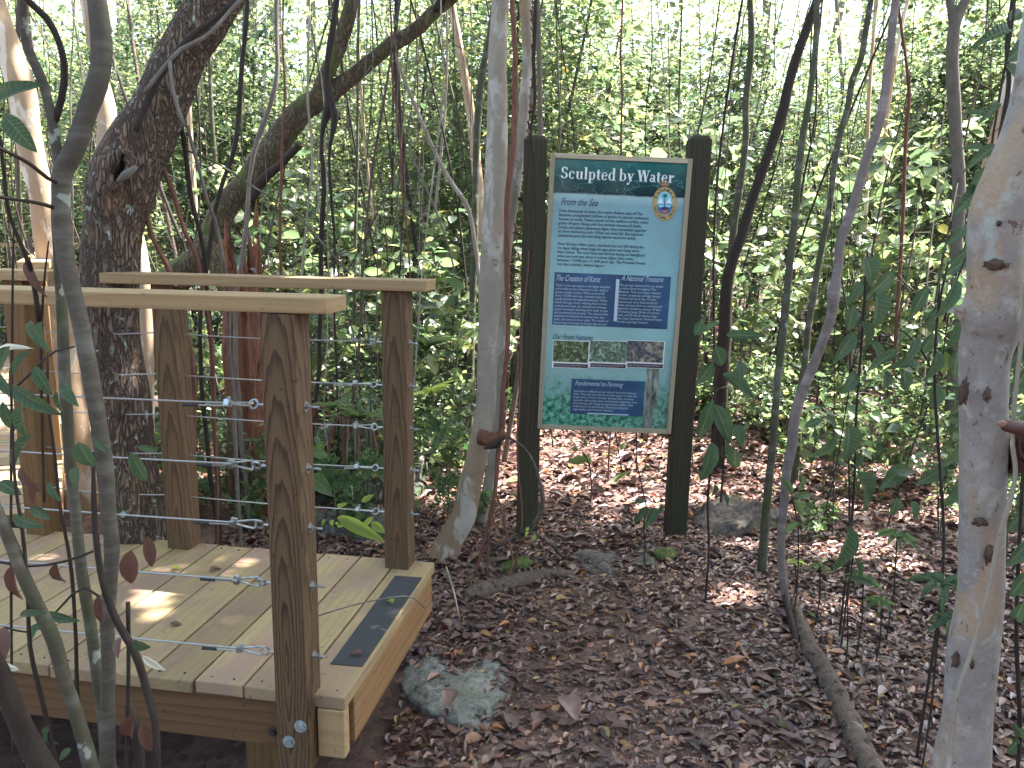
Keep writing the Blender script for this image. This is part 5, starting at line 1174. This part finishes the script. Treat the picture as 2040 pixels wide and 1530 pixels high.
whorl(1756, 1201, 2.75, 7, 38, 10, 'star shaped seedling on the litter in the lower right', L_mid)
whorl(1787, 1070, 3.0, 8, 44, 14, 'bushy whorl of leaves above the star shaped seedling', L_mid)
whorl(1720, 1155, 2.8, 6, 40, 13, 'whorled seedling left of the star shaped seedling', L_mid)
whorl(1877, 1166, 1.95, 7, 72, 22, 'large whorl of dark leaves beside the blotched trunk', L_dark)
whorl(1905, 1240, 1.9, 6, 70, 24, 'drooping dark leaf whorl low beside the blotched trunk', L_dark, tilt=-.3)
whorl(1634, 1130, 3.1, 6, 30, 10, 'tiny seedling behind the top of the fallen log', L_mid)
whorl(1585, 1120, 3.3, 5, 24, 9, 'tiny seedling by the mossy patch near the thin sapling', L_lime)
px_leaves('seedling', 'thin seedling with drooping leaves under the right half of the sign', 'plant', L_dark, 3.7, [[(1285, 1090, 3), (1283, 1040, 3), (1290, 1012, 3)], [(1288, 1012, 3), (1270, 930, 2), (1262, 900, 2)]], [(1291, 1010, 1265, 1041, 16), (1309, 1012, 1284, 1053, 17), (1290, 1000, 1262, 1000, 10), (1318, 1005, 1308, 1030, 12)])
px_leaves('seedling', 'bright leafed seedling under the middle of the sign', 'plant', L_mid, 4.6, [[(1178, 960, 3), (1170, 915, 3), (1160, 900, 3)]], [(1170, 915, 1132, 920, 18), (1160, 905, 1180, 925, 14), (1150, 900, 1140, 888, 12), (1168, 890, 1162, 870, 8), (1235, 895, 1248, 880, 10), (1222, 960, 1252, 938, 9)])
px_leaves('broadleaf_seedling', 'sunlit pale green leaf sprig in front of the dark ledge', 'plant', L_lime, 3.3, [[(700, 1075, 3), (672, 1050, 3), (650, 1040, 3)], [(672, 1010, 2), (655, 1012, 2), (648, 1035, 2)]], [(672, 1030, 765, 1078, 26), (740, 1040, 768, 1062, 18), (665, 1035, 660, 1052, 12), (672, 1040, 680, 1052, 10), (650, 1035, 640, 1045, 10), (672, 1010, 690, 1003, 9), (720, 1000, 745, 985, 12), (745, 1030, 720, 1055, 12)], mats=None)
px_leaves('broadleaf_seedling', 'round green leaf hanging beside the near corner post', 'plant', L_mid, 3.4, [[(632, 1080, 3), (625, 1000, 3), (622, 950, 3)]], [(620, 948, 660, 985, 34), (618, 900, 655, 908, 22), (640, 880, 625, 870, 14), (622, 1010, 640, 1030, 10)])
px_leaves('seedling', 'tiny light green leaves on the branch by the left sign post', 'plant', L_lime, 3.5, [[(1052, 1062, 2), (1056, 1050, 2)]], [(1056, 1052, 1046, 1056, 7), (1054, 1060, 1044, 1070, 7), (1066, 1064, 1062, 1078, 7)], base=pl(1052, 1062, 3.5))

# left foreground foliage on the stem clump (leaves are parts of it)
def add_leaves(t, D, leaves, m_, jitter=.08):
    for L in leaves:
        d0 = D+random.uniform(-jitter, jitter); bpt = pl(L[0], L[1], d0); tip = pl(L[2], L[3], d0+random.uniform(-.03, .03)); ln = (tip-bpt).length
        dr = (tip-bpt).normalized(); nrm = (-V(FH)+V((random.uniform(-.5, .5), random.uniform(-.3, .3), random.uniform(.1, .8)))).normalized()
        v, f = leaf_arrays(np.array([bpt-t.location]), np.array([dr+nrm*.12]), np.array([nrm]), ln, L[4]*depth(bpt)/FPX, T_HI)
        leaf_link(v, f, m_, t)
add_leaves(SG, 1.15, [(-4, 205, 72, 160, 34), (10, 230, 68, 300, 40), (84, 640, 86, 704, 22), (70, 730, 100, 788, 26), (22, 768, 116, 828, 32), (62, 700, 16, 747, 15), (45, 806, 45, 880, 32), (68, 862, 14, 938, 24), (128, 768, 150, 806, 24), (115, 780, 122, 824, 17), (157, 880, 184, 934, 38), (260, 900, 292, 964, 28), (271, 890, 317, 898, 14), (5, 800, 28, 862, 22), (-6, 740, 30, 795, 24), (95, 1222, 30, 1224, 15), (97, 1222, 152, 1238, 20), (84, 1240, 55, 1280, 25), (267, 1274, 300, 1296, 22), (97, 1445, 100, 1487, 15), (88, 1485, 36, 1518, 17), (60, 1010, 100, 1035, 20), (30, 1030, 80, 1050, 22), (150, 930, 150, 970, 20), (100, 960, 118, 1000, 18), (190, 880, 215, 900, 14), (0, 960, 40, 985, 26), (140, 1490, 118, 1515, 14), (60, 640, 78, 690, 18), (20, 690, -10, 740, 26)], L_dark)
add_leaves(SG, 1.2, [(284, 1306, 328, 1337, 14), (40, 1335, -6, 1322, 14), (0, 700, 55, 690, 14)], L_yel)
add_leaves(SG, 1.22, [(262, 1095, 258, 1168, 36), (294, 1068, 303, 1132, 24), (196, 1185, 200, 1245, 18), (114, 1120, 122, 1168, 24), (28, 1122, 34, 1200, 24), (60, 510, 82, 592, 26), (42, 928, 74, 982, 24), (240, 1270, 232, 1310, 18), (8, 1250, 4, 1320, 30), (60, 470, 66, 510, 10), (268, 1420, 250, 1480, 30), (285, 1440, 300, 1500, 26), (80, 960, 60, 1010, 20)], L_dead)

# strap-leaved epiphytes on the dark boulder
def strap(px, py, D, n, Lpx, label, m_, dead=0):
    c = pl(px, py, D); t = thing('strap_leaf_plant', c, label, 'plant')
    for k in range(n):
        a = random.uniform(0, 6.28); L = Lpx*depth(c)/FPX*random.uniform(.6, 1.1); e = random.uniform(.5, 1.7)
        v, f = leaf_arrays(np.zeros((1, 3)), np.array([[math.cos(a), math.sin(a), e]]), np.array([[math.cos(a)*-1, math.sin(a)*-1, .6]]), L, .022, template(8, lambda q: max(.05, min(1, q*4+.35)*(1-q**3)), random.uniform(.4, .9), .15))
        leaf_link(v, f, m_, t)
    for k in range(dead):
        a = random.uniform(0, 6.28); p = V((math.cos(a)*.05, math.sin(a)*.05, .0)); q = V((math.cos(a)*.12, math.sin(a)*.1, .02)); e = V((math.cos(a)*.16, math.sin(a)*.12, -random.uniform(.15, .32)))
        mb = MB(); mb.tube([p, q, (q+e)/2+V((.02*math.cos(a), 0, 0)), e], [.004, .006, .006, .002], 4, True, .3, k); mb.build('dead_leaf', B_grey if k % 2 else B_rot, t)
strap(665, 818, 3.75, 12, 52, 'clump of green strap leaves on the boulder, left one', L_mid, 9)
strap(716, 838, 3.7, 14, 62, 'clump of green strap leaves with hanging dead blades, right one', L_mid, 12)
strap(850, 700, 4.3, 8, 100, 'tall pale strap leaf plant between the far post and the white trunk', L_mid)
strap(858, 790, 4.1, 7, 60, 'low strap leaf plant behind the far corner post', L_lime)
# small fern patches (leaflets)
def fern(px, py, D, rx_, rz, n, label):
    c = pl(px, py, D); t = thing('fern', c, label, 'fern')
    P, Dn = [], []
    for k in range(n):
        a = random.uniform(0, 6.28); b_ = random.uniform(-.2, .5); L = random.uniform(.5, 1.)
        d = V(RH)*math.cos(a)*rx_+V((0, 0, 1))*(math.sin(a)*rz)-V(FH)*.03
        for j in range(1, 9):
            p = d*L*j/9; side = V(RH)*math.sin(a)-V((0, 0, 1))*math.cos(a)
            for s_ in (-1, 1): P.append(p+V((random.uniform(-.004, .004),)*3)); Dn.append(side*s_+d.normalized()*.6)
    P = np.array(P); Dn = np.array(Dn); me = leaf_mesh('frond', P, Dn, np.tile(-FH+np.array([0, 0, .4]), (len(P), 1)), .018, .011, T_LOW); link('frond', me, L_mid, t)
fern(655, 930, 3.42, .09, .07, 16, 'maidenhair fern beside the near corner post')
fern(690, 955, 3.40, .11, .08, 20, 'maidenhair fern on the dark rock face')
fern(735, 925, 3.45, .10, .09, 20, 'maidenhair fern left of the far corner post')
fern(880, 850, 4.0, .16, .16, 24, 'feathery green fern left of the white trunk bend')
fern(880, 960, 3.9, .14, .14, 20, 'feathery fern low beside the white trunk base')

# ---------------------------------------------------------------- undergrowth prototypes
def shrub_proto(name, h, spread, ntw, per, L, m_, label, group, stems=3, lowest=.25, cat='shrub', T=T_LOW):
    t = thing(name, (0, 0, 0), label, cat, group); mb = MB(); P, Dn, Nn, LL = [], [], [], []
    tips = []
    for s_ in range(stems):
        a = random.uniform(0, 6.3); lean = random.uniform(.1, .8)*spread
        pts = [V((math.cos(a)*lean*k/4+random.uniform(-.03, .03), math.sin(a)*lean*k/4+random.uniform(-.03, .03), h*k/4*random.uniform(.92, 1.0))) for k in range(5)]; pts[0] = V((0, 0, -.05))
        mb.tube(pts, [.016*h/3*(1-.18*k) for k in range(5)], 5, True); tips.append(pts)
    for k in range(ntw):
        pts = random.choice(tips); u = random.uniform(lowest, 1)**.8*3.999; i = int(u); o = pts[i].lerp(pts[i+1], u-i)
        a = random.uniform(0, 6.3); R = spread*random.uniform(.15, 1)*(.6+.4*math.sin(math.pi*min(1, u/4))); d = V((math.cos(a), math.sin(a), random.uniform(-.25, .55))).normalized()
        e = o+d*R; mb.tube([o, (o+e)/2+V((0, 0, .03)), e], [.004, .003, .0015], 3, False)
        for j in range(per):
            q = o.lerp(e, random.uniform(.3, 1.05))+V((random.gauss(0, .03), random.gauss(0, .03), random.gauss(0, .03)))
            P.append(q); b = random.uniform(0, 6.3); Dn.append((d.x*.5+math.cos(b)*.8, d.y*.5+math.sin(b)*.8, random.uniform(-.75, .5))); Nn.append((random.gauss(0, .8), random.gauss(0, .8), 1)); LL.append(L*random.lognormvariate(0, .25))
    mb.build('stem', B_green, t); LL = np.array(LL)
    link('foliage', leaf_mesh('foliage', np.array(P), np.array(Dn), np.array(Nn), LL, LL*random.uniform(.52, .64), T), m_, t); return t
def place(proto, loc, rz, sc, label=None, group=None, first=set()):
    if proto.name not in first: first.add(proto.name); t = proto
    else:
        t = proto.copy(); COL.objects.link(t)
        for ch in proto.children:
            c = ch.copy(); COL.objects.link(c); c.parent = t
    t.location = loc; t.rotation_euler = (0, 0, rz); t.scale = (sc[0], sc[0], sc[1])
    if label: t['label'] = label
    if group: t['group'] = group
    return t
tall = [shrub_proto('understory_tree', 3.9, 1.0, 350, 9, .062, L_back, 'x', 'x', 2, .12, 'tree'), shrub_proto('understory_tree', 4.4, 1.15, 400, 8, .072, L_back, 'x', 'x', 3, .18, 'tree'),
        shrub_proto('understory_tree', 3.4, .9, 330, 10, .052, L_back, 'x', 'x', 3, .1, 'tree'), shrub_proto('understory_tree', 4.8, 1.1, 360, 9, .08, L_back, 'x', 'x', 2, .25, 'tree'), shrub_proto('understory_tree', 4.2, 1.2, 440, 8, .058, L_far, 'x', 'x', 3, .2, 'tree')]
tall.append(shrub_proto('understory_tree', 4.0, 1.1, 300, 8, .085, leafmat('deep_green_leaf', [(0, (.015, .036, .016)), (.7, (.03, .06, .022)), (1, (.07, .10, .03))], .35, .3, .7), 'x', 'x', 2, .2, 'tree'))
lowp = [shrub_proto('undergrowth_plant', .55, .26, 26, 6, .07, L_back, 'x', 'x', 2, .3, 'plant'), shrub_proto('undergrowth_plant', .40, .2, 16, 6, .085, L_mid, 'x', 'x', 2, .3, 'plant'),
        shrub_proto('undergrowth_plant', .8, .3, 40, 6, .06, L_back, 'x', 'x', 3, .3, 'plant'), shrub_proto('undergrowth_plant', .28, .16, 12, 5, .06, L_mid, 'x', 'x', 2, .2, 'plant')]
def zone(u): return 'left of the white trunk' if u < 960 else ('behind the sign' if u < 1420 else 'right of the sign')
PATCH = [  # sun gaps: pixel on the ground or deck, radius (m), z of the lit surface
 ((1180, 925), .75, GZ), ((1120, 895), .7, GZ), ((1240, 880), .8, GZ), ((1440, 1185), .13, GZ), ((1460, 1200), .08, GZ), ((1740, 960), .6, GZ), ((1640, 920), .45, GZ), ((1820, 900), .6, GZ), ((1450, 900), .4, GZ), ((1720, 1110), .28, GZ), ((1650, 1210), .12, GZ), ((1700, 1225), .13, GZ),
 ((1200, 1030), .14, GZ), ((1160, 1050), .10, GZ), ((1480, 1080), .14, GZ), ((1560, 1010), .2, GZ), ((340, 1160), .12, 0), ((300, 1190), .10, 0), ((440, 1110), .07, 0), ((520, 1120), .06, 0), ((330, 1225), .05, 0), ((60, 1100), .12, 0), ((745, 1320), .05, -.1), ((790, 1260), .04, -.1), ((310, 1000), .18, GZ), ((340, 940), .16, GZ),
 ((60, 800), .7, 0), ((40, 950), .4, 0), ((90, 300), .25, 1.3), ((70, 420), .25, 1.2), ((220, 250), .15, 1.5), ((520, 595), .06, HR), ((640, 600), .05, HR), ((850, 560), .05, HR), ((660, 1040), .12, GZ), ((740, 1060), .12, GZ), ((620, 1150), .05, 0), ((1330, 940), .2, GZ), ((880, 860), .35, 0), ((900, 560), .4, .6), ((1060, 850), .3, GZ)]
MEDS = [(690, 590, 5.4, 0), (780, 500, 5.8, 2), (880, 560, 5.2, 0), (930, 480, 5.8, 2), (830, 420, 6.2, 2), (720, 380, 6.4, 2), (1500, 480, 6.4, 2), (1640, 420, 6.8, 2),
 (1780, 480, 6.4, 2), (1960, 560, 5.2, 0), (2080, 600, 3.6, 1), (620, 720, 5.2, 0), (150, 600, 5.5, 0), (380, 560, 5.4, 2), (1660, 300, 7., 2), (1350, 250, 7.2, 2), (1200, 300, 8, 2), (1820, 250, 6.6, 2), (540, 330, 6.4, 2), (870, 250, 7., 2)]
def blocks_sun(x, y, r):
    for (px, R, zz) in PATCH:
        if R < .3: continue
        c = gz(px[0], px[1], zz) if zz < .5 else pl(px[0], px[1], 4.2)
        for z in (1., 2., 3., 4.):
            t = (z-c.z)/SUN.z
            if math.hypot(c.x+SUN.x*t-x, c.y+SUN.y*t-y) < r+R*.7: return True
    return False
medp = [shrub_proto('leafy_sapling', 1.3, .42, 42, 5, .075, L_back, 'x', 'x', 2, .3, 'shrub', T_MED), shrub_proto('leafy_sapling', 1.0, .35, 26, 4, .095, L_dark, 'x', 'x', 2, .25, 'shrub', T_MED), shrub_proto('leafy_sapling', 1.7, .5, 60, 5, .09, L_back, 'x', 'x', 3, .25, 'shrub', T_MED)]
def scatter():
    k = 0
    for ring_, (d0, d1, n) in enumerate(((5.8, 7.0, 10), (7., 9., 24), (9., 12., 44), (12., 15.5, 54))):
        for i in range(n):
            D = random.uniform(d0, d1); u = (i+random.random())/n*2500-230; p = pl(u, 500, D)
            if D < 7 and -2.6 < p.x < -1 and p.y < 3.5: continue
            w2 = V((p.x-w0.x, p.y-w0.y, 0)); sd = w2.dot(wside); sl_ = w2.dot(wdir)
            if -.5 < sd < 1.6 and -1 < sl_ < 6: continue
            if blocks_sun(p.x, p.y, .7): continue
            z = zone(u); pr = tall[k % 6] if random.random() < .8 else random.choice(tall); k += 1
            place(pr, (p.x, p.y, gh(p.x, p.y)-.02), random.uniform(0, 6.3), (random.uniform(.8, 1.15), random.uniform(.75, 1.1)), 'slender leafy understory tree in the sunlit forest '+z, 'leafy understory trees '+z)
    n = 0
    while n < 235:
        D = random.uniform(3.9, 9.5); u = random.uniform(-150, 2200); p = pl(u, 700, D)
        if (p-V((.6, 3.6, p.z))).length < 1.1 and random.random() < .9: continue
        w2 = V((p.x-w0.x, p.y-w0.y, 0)); sd = w2.dot(wside); sl_ = w2.dot(wdir)
        if -.4 < sd < 1.4 and -1 < sl_ < 6: continue
        if p.y < 1.6 and p.x < 0: continue
        if 1050 < u < 1400 and D < 4.8: continue
        if n > 130 and 980 < u < 1400: continue
        if 1360 < u < 1620 and D < 5.2: continue
        z = zone(u); n += 1; sc = random.uniform(.6, 1.15)*(.75 if 1050 < u < 1400 else 1)
        place(random.choice(lowp), (p.x, p.y, gh(p.x, p.y)-.01), random.uniform(0, 6.3), (sc, sc), 'small leafy plant in the undergrowth '+z, 'undergrowth plants '+z)
    for i, (u, v_, D, k) in enumerate(MEDS):
        p = pl(u, 600, D); p.z = gh(p.x, p.y); z = zone(u); h = (1.3, 1.0, 1.7)[k]
        topz = pl(u, v_, D).z; sc = max(.7, min(2., (topz-p.z)/h))
        place(medp[k], p, random.uniform(0, 6.3), (min(1.25, sc), sc), 'broad leaved young sapling in the middle distance '+z, 'broad leaved saplings '+z)
scatter()
def behind():      # unseen trees added round the viewer, the wood continued to block low skylight
    n = 0
    while n < 34:
        a = random.uniform(0, 2*math.pi); R = random.uniform(3.2, 7.5); x = CP[0]+math.cos(a)*R; y = CP[1]+math.sin(a)*R
        f = (x-CP[0])*FH[0]+(y-CP[1])*FH[1]; r = (x-CP[0])*RH[0]+(y-CP[1])*RH[1]
        if f > -1.2 and abs(r) < max(0, f)*.68+2.6: continue
        if -3.4 < x < .3 and -.6 < y < 1.6: continue
        n += 1; place(tall[n % 5], (x, y, gh(x, y)-.02), random.uniform(0, 6.3), (random.uniform(.9, 1.2), random.uniform(.8, 1.05)), 'unseen leafy understory tree added beside or behind the viewpoint to block low sky', 'unseen understory trees added around the viewpoint')
behind()
# far wood: one mass
def far_wood():
    n = 120000
    D = rng.uniform(14, 26, n); u = rng.uniform(-500, 2600, n)/FPX-1020/FPX; z = rng.uniform(-.3, 1, n)**1.0*8.5
    P = CP[None]+FH[None]*D[:, None]+RH[None]*(u*D)[:, None]; P[:, 2] = z
    cl = np.sin(P[:, 0]*1.9+3)*np.cos(P[:, 1]*1.3)*np.sin(P[:, 2]*1.7+P[:, 0]); P = P[cl > -.62]; n = len(P)
    L = rng.lognormal(math.log(.16), .3, n)
    me = leaf_mesh('forest', P, rdir(n, (-.7, .3)), np.stack([rng.normal(0, .6, n), rng.normal(0, .6, n), np.ones(n)], 1), L, L*.55, T_LOW)
    tag(link('far_forest', me, L_far), 'bright distant leaves of the wood closing the view', 'forest', kind='stuff')
    mb = MB()
    for i in range(30):
        p = pl(random.uniform(-300, 2300), 500, random.uniform(14, 24)); mb.tube([V((p.x, p.y, -.5)), V((p.x+random.gauss(0, .3), p.y, 4)), V((p.x+random.gauss(0, .6), p.y, 9))], random.uniform(.03, .11), 6)
    tag(mb.build('far_trunks', B_grey), 'distant trunks of the wood seen as one mass', 'forest', kind='stuff')
far_wood()

# ---------------------------------------------------------------- canopy: unseen tree crowns overhead, shaped to shade the foreground with sun gaps
def canopy():
    n = 84000; s = np.array(SUN); n2 = 34000
    gx = rng.uniform(-7.5, 8.5, n); gy = rng.uniform(-5.5, 9, n); gx[:n2] = rng.uniform(-3.2, 3.2, n2); gy[:n2] = rng.uniform(-1.2, 2.75, n2); z = rng.uniform(4.9, 8.0, n)
    t = (z-GZ)/s[2]
    g0 = np.stack([gx, gy], 1)
    P = np.stack([gx+s[0]*t, gy+s[1]*t, z], 1)
    cl = np.sin(gx*2.3+1)*np.sin(gy*2.1+.5*gx)+.6*np.sin(gx*5.1+gy*3.7)
    p = np.where(gy < 2.9, 1.0, np.where(gy < 4.5, .12, .05))
    p = p*np.where((gy > 2.9) & (cl > .15), .25, 1)
    keep = rng.random(n) < p
    dark = np.ones(n)
    for (px, R, zz) in [(q[0], q[1], q[2]) for q in PATCH]:
        c = gz(px[0], px[1], zz) if zz < 1.05 else pl(px[0], px[1], 4.2)
        tt = (c.z-GZ)/s[2]; cg = np.array([c.x-s[0]*tt, c.y-s[1]*tt])
        d = np.hypot(gx-cg[0], gy-cg[1]); wob = 1+.45*np.sin(np.arctan2(gy-cg[1], gx-cg[0])*3+px[0])
        keep &= ~(d < R*wob+.03)
    # keep the camera's view clear
    v = P-CP; dep = v@CF; X = 1020+FPX*(v@CR)/np.maximum(dep, .01); Y = 765+FPX*(v@CD)/np.maximum(dep, .01)
    P = P[keep]; n = len(P)
    L = rng.lognormal(math.log(.14), .25, n)
    tops = np.array([np.array(t_[1]) for t_ in TREES]); own = np.argmin(((P[:, None, :2]-tops[None, :, :2])**2).sum(2), 1)
    for i, (t_, tp, c_) in enumerate(TREES):
        m_ = own == i; k = m_.sum()
        if k < 5: continue
        Q = P[m_]-np.array(t_.location)
        me = leaf_mesh('shade_crown', Q, rdir(k, (-.5, .2)), np.stack([rng.normal(0, .35, k), rng.normal(0, .35, k), np.ones(k)], 1), L[m_], L[m_]*.55, T_LOW)
        link('shade_crown', me, L_back, t_)
canopy()

# ---------------------------------------------------------------- person whose hand grips the blotched trunk
def skin_mesh(name, chains, material, parent, sub=2, root=0):
    """chains: list of lists of (co, radius); the first point of later chains may be an index into the shared vertex list"""
    vs, rs, es = [], [], []
    for ch in chains:
        prev = None
        for it in ch:
            if isinstance(it, int): idx = it
            else: vs.append(it[0]); rs.append(it[1]); idx = len(vs)-1
            if prev is not None: es.append((prev, idx))
            prev = idx
    me = bpy.data.meshes.new(name); me.from_pydata([tuple(v) for v in vs], es, []); o = bpy.data.objects.new(name, me); COL.objects.link(o)
    sk = o.modifiers.new('s', 'SKIN'); sk.use_smooth_shade = True
    for i, d in enumerate(me.skin_vertices[0].data):
        r = rs[i]; d.radius = (r, r) if not hasattr(r, '__len__') else r; d.use_root = (i == root)
    ss = o.modifiers.new('u', 'SUBSURF'); ss.levels = ss.render_levels = sub
    dg = bpy.context.evaluated_depsgraph_get(); dg.update(); m2 = bpy.data.meshes.new_from_object(o.evaluated_get(dg)); bpy.data.objects.remove(o)
    return link(name, m2, material, parent, smooth=True)
def skinmat():
    m, nt, b = mat('dark_skin'); n = noi(nt, coords(nt, offset=False), 60, 4)
    nt.links.new(ramp(nt, n, [(.3, (.048, .020, .015)), (.7, (.078, .033, .025))]), b.inputs['Base Color']); b.inputs['Roughness'].default_value = .5
    b.inputs['Subsurface Weight'].default_value = .05; bump(nt, b, n, .25, .002); return m
def person():
    U = V((0, 0, 1)); Rv = V(RH); Fv = V(FH)
    feet = V(CP)+Rv*1.30+Fv*1.02; feet.z = gh(feet.x, feet.y)
    t = thing('person', feet, 'person at the right edge whose dark brown hand grips the blotched trunk', 'person')
    def B(r, f, z): return Rv*r+Fv*f+U*z          # body frame, metres from the feet
    M_skin = skinmat(); M_shirt = plain('navy_shirt', (.03, .035, .05), .8, var=30); M_tr = plain('khaki_trousers', (.16, .13, .09), .85, var=30); M_hair = plain('black_hair', (.01, .009, .008), .7, var=120); M_shoe = plain('brown_shoe', (.05, .03, .02), .6)
    hw = pl(2100, 884, 1.13)-feet       # wrist
    pc = pl(2062, 880, 1.12)-feet       # palm centre
    v = []
    body = [[(B(0, 0, .93), .145), (B(0, 0, 1.05), .13), (B(0, 0, 1.22), .14), (B(0, 0, 1.38), .125), (B(0, 0, 1.47), .06), (B(0, -.01, 1.53), .055), (B(-.01, -.02, 1.60), .078), (B(-.01, -.02, 1.67), .088), (B(-.01, -.01, 1.73), .06)],
            [3, (B(-.17, 0, 1.40), .055), (hw*.45+B(-.19, -.0, 1.40)*.55+B(.02, -.08, -.16), .043), (hw, .027)],
            [3, (B(.17, 0, 1.40), .055), (B(.23, -.02, 1.12), .043), (B(.22, .05, .86), .028), (B(.215, .07, .80), .032), (B(.21, .08, .72), .018)],
            [0, (B(-.10, 0, .86), .09), (B(-.11, .02, .48), .06), (B(-.12, 0, .09), .042), (B(-.12, .10, .04), .035)],
            [0, (B(.10, 0, .86), .09), (B(.12, .02, .48), .06), (B(.12, 0, .09), .042), (B(.12, .10, .04), .035)]]
    # hand continues from the wrist: vertex index of wrist
    wi = 9+2
    palm0 = (hw*.5+pc*.5, .026); palm1 = (pc, .027)
    body.append([wi, palm0, palm1])
    n0 = sum(sum(0 if isinstance(i, int) else 1 for i in c) for c in body); pi_ = n0-1; p0i = n0-2
    # thumb: above, pointing left, tip resting on the trunk's near right side
    def PX(x, y, D): return pl(x, y, D)-feet
    body.append([p0i, (PX(2066, 858, 1.085), .0135), (PX(2032, 853, 1.075), .0112), (PX(2006, 848, 1.08), .0098), (PX(1993, 846, 1.085), .0078)])
    # four fingers curling round the back of the trunk
    for k, (y, dy) in enumerate(((872, 0), (893, 4), (912, 6), (930, 6))):
        L = (1., 1.06, 1., .84)[k]
        body.append([pi_, (PX(2040, y, 1.135), .0105), (PX(2040-26*L, y+dy*.5, 1.165), .0092), (PX(2040-56*L, y+dy, 1.205), .0085), (PX(2040-80*L, y+dy, 1.19), .0070)])
    skin_mesh('body', body, M_skin, t, 2)
    # nail
    c = PX(1996, 844, 1.0735); mb = MB(); bm = bmesh.new(); bmesh.ops.create_uvsphere(bm, u_segments=14, v_segments=8, radius=1)
    for q in bm.verts: q.co = Rv*q.co.x*.0075+U*q.co.z*.0048+Fv*q.co.y*.002+c
    me = bpy.data.meshes.new('thumb_nail'); bm.to_mesh(me); bm.free(); link('thumb_nail', me, plain('nail', (.24, .13, .10), .35), t, smooth=True)
    skin_mesh('shirt', [[(B(0, 0, .90), .158), (B(0, 0, 1.05), .147), (B(0, 0, 1.22), .155), (B(0, 0, 1.37), .138), (B(0, 0, 1.45), .075)], [3, (B(-.17, 0, 1.40), .068), (hw*.25+B(-.19, 0, 1.40)*.75+B(.01, -.05, -.10), .060)], [3, (B(.17, 0, 1.40), .068), (B(.215, -.01, 1.2), .058)]], M_shirt, t)
    skin_mesh('trousers', [[(B(0, 0, .93), .155), (B(0, 0, .86), .13)], [1, (B(-.10, 0, .80), .10), (B(-.11, .02, .48), .075), (B(-.12, 0, .10), .062)], [1, (B(.10, 0, .80), .10), (B(.12, .02, .48), .075), (B(.12, 0, .10), .062)]], M_tr, t)
    skin_mesh('hair', [[(B(-.01, .0, 1.68), .095), (B(-.01, .01, 1.74), .085), (B(-.01, .0, 1.78), .05)]], M_hair, t)
    for s_ in (-1, 1):
        skin_mesh('shoe', [[(B(.12*s_, -.04, .04), .045), (B(.12*s_, .08, .035), .045), (B(.12*s_, .17, .03), .035)]], M_shoe, t)
        bm = bmesh.new(); bmesh.ops.create_uvsphere(bm, u_segments=10, v_segments=8, radius=.013)
        for q in bm.verts: q.co = q.co+B(-.085, -.02, 1.65)+Fv*.035*s_-Rv*.0
        me = bpy.data.meshes.new('eye'); bm.to_mesh(me); bm.free(); link('eye', me, M_white, t, smooth=True)
        skin_mesh('ear', [[(B(0, .09*s_-.02, 1.67), .014), (B(.005, .098*s_-.02, 1.64), .010)]], M_skin, t, 1)
    skin_mesh('nose', [[(B(-.09, -.02, 1.665), .011), (B(-.112, -.02, 1.635), .015)]], M_skin, t, 1)
    skin_mesh('mouth', [[(B(-.085, -.045, 1.60), .007), (B(-.097, -.02, 1.60), .009), (B(-.085, .005, 1.60), .007)]], plain('lips', (.13, .05, .045), .5), t, 1)
person()

# ---------------------------------------------------------------- loose leaves and a few larger stems
def loose(name, px, py, z, L, wd, m_, label, yaw=None):
    p = gz(px, py, z) ; a = random.uniform(0, 6.3) if yaw is None else yaw
    v, f = leaf_arrays(np.zeros((1, 3)), np.array([[math.cos(a), math.sin(a), .05]]), np.array([[random.gauss(0, .12), random.gauss(0, .12), 1]]), L, wd, T_HI)
    o = link(name, np_mesh(name, v, f), m_, None, (p.x, p.y, z+.006), True); tag(o, label, 'leaf')
for i, (px, py, z, L, w_, m_, lb) in enumerate([
  (418, 1140, 0, .05, .028, L_dead, 'curled brown leaf on the deck near the far edge'), (342, 1134, 0, .035, .02, L_lime, 'small yellow leaf on the deck left of the brown one'),
   (338, 1247, 0, .04, .022, L_dead, 'reddish leaf lying on a deck board crack'),
  (782, 1206, .004, .05, .026, L_lime, 'tan yellow leaf on the black tread strip'), (722, 1303, .004, .035, .02, L_dead, 'small pink brown leaf low on the black tread strip'),
   
  (350, 575, HR+.04, .03, .02, L_dead, 'speck of brown leaf on the near handrail'), (495, 540, HR+.04, .06, .025, L_dead, 'brown leaf lying on the far handrail'),
  (898, 1378, GZ+.05, .075, .055, L_litter, 'round grey brown leaf lying on the flat rock'), (1122, 1390, GZ+.03, .11, .08, L_litter, 'large dull brown leaf lying in the middle of the path'),
  (1500, 1348, GZ+.03, .08, .045, L_dead, 'orange brown leaf left of the long fallen log'), (1850, 1360, GZ+.03, .06, .05, L_dead, 'bright orange leaf on the litter near the blotched trunk')]):
    loose('fallen_leaf', px, py, z, L, w_, m_, lb)
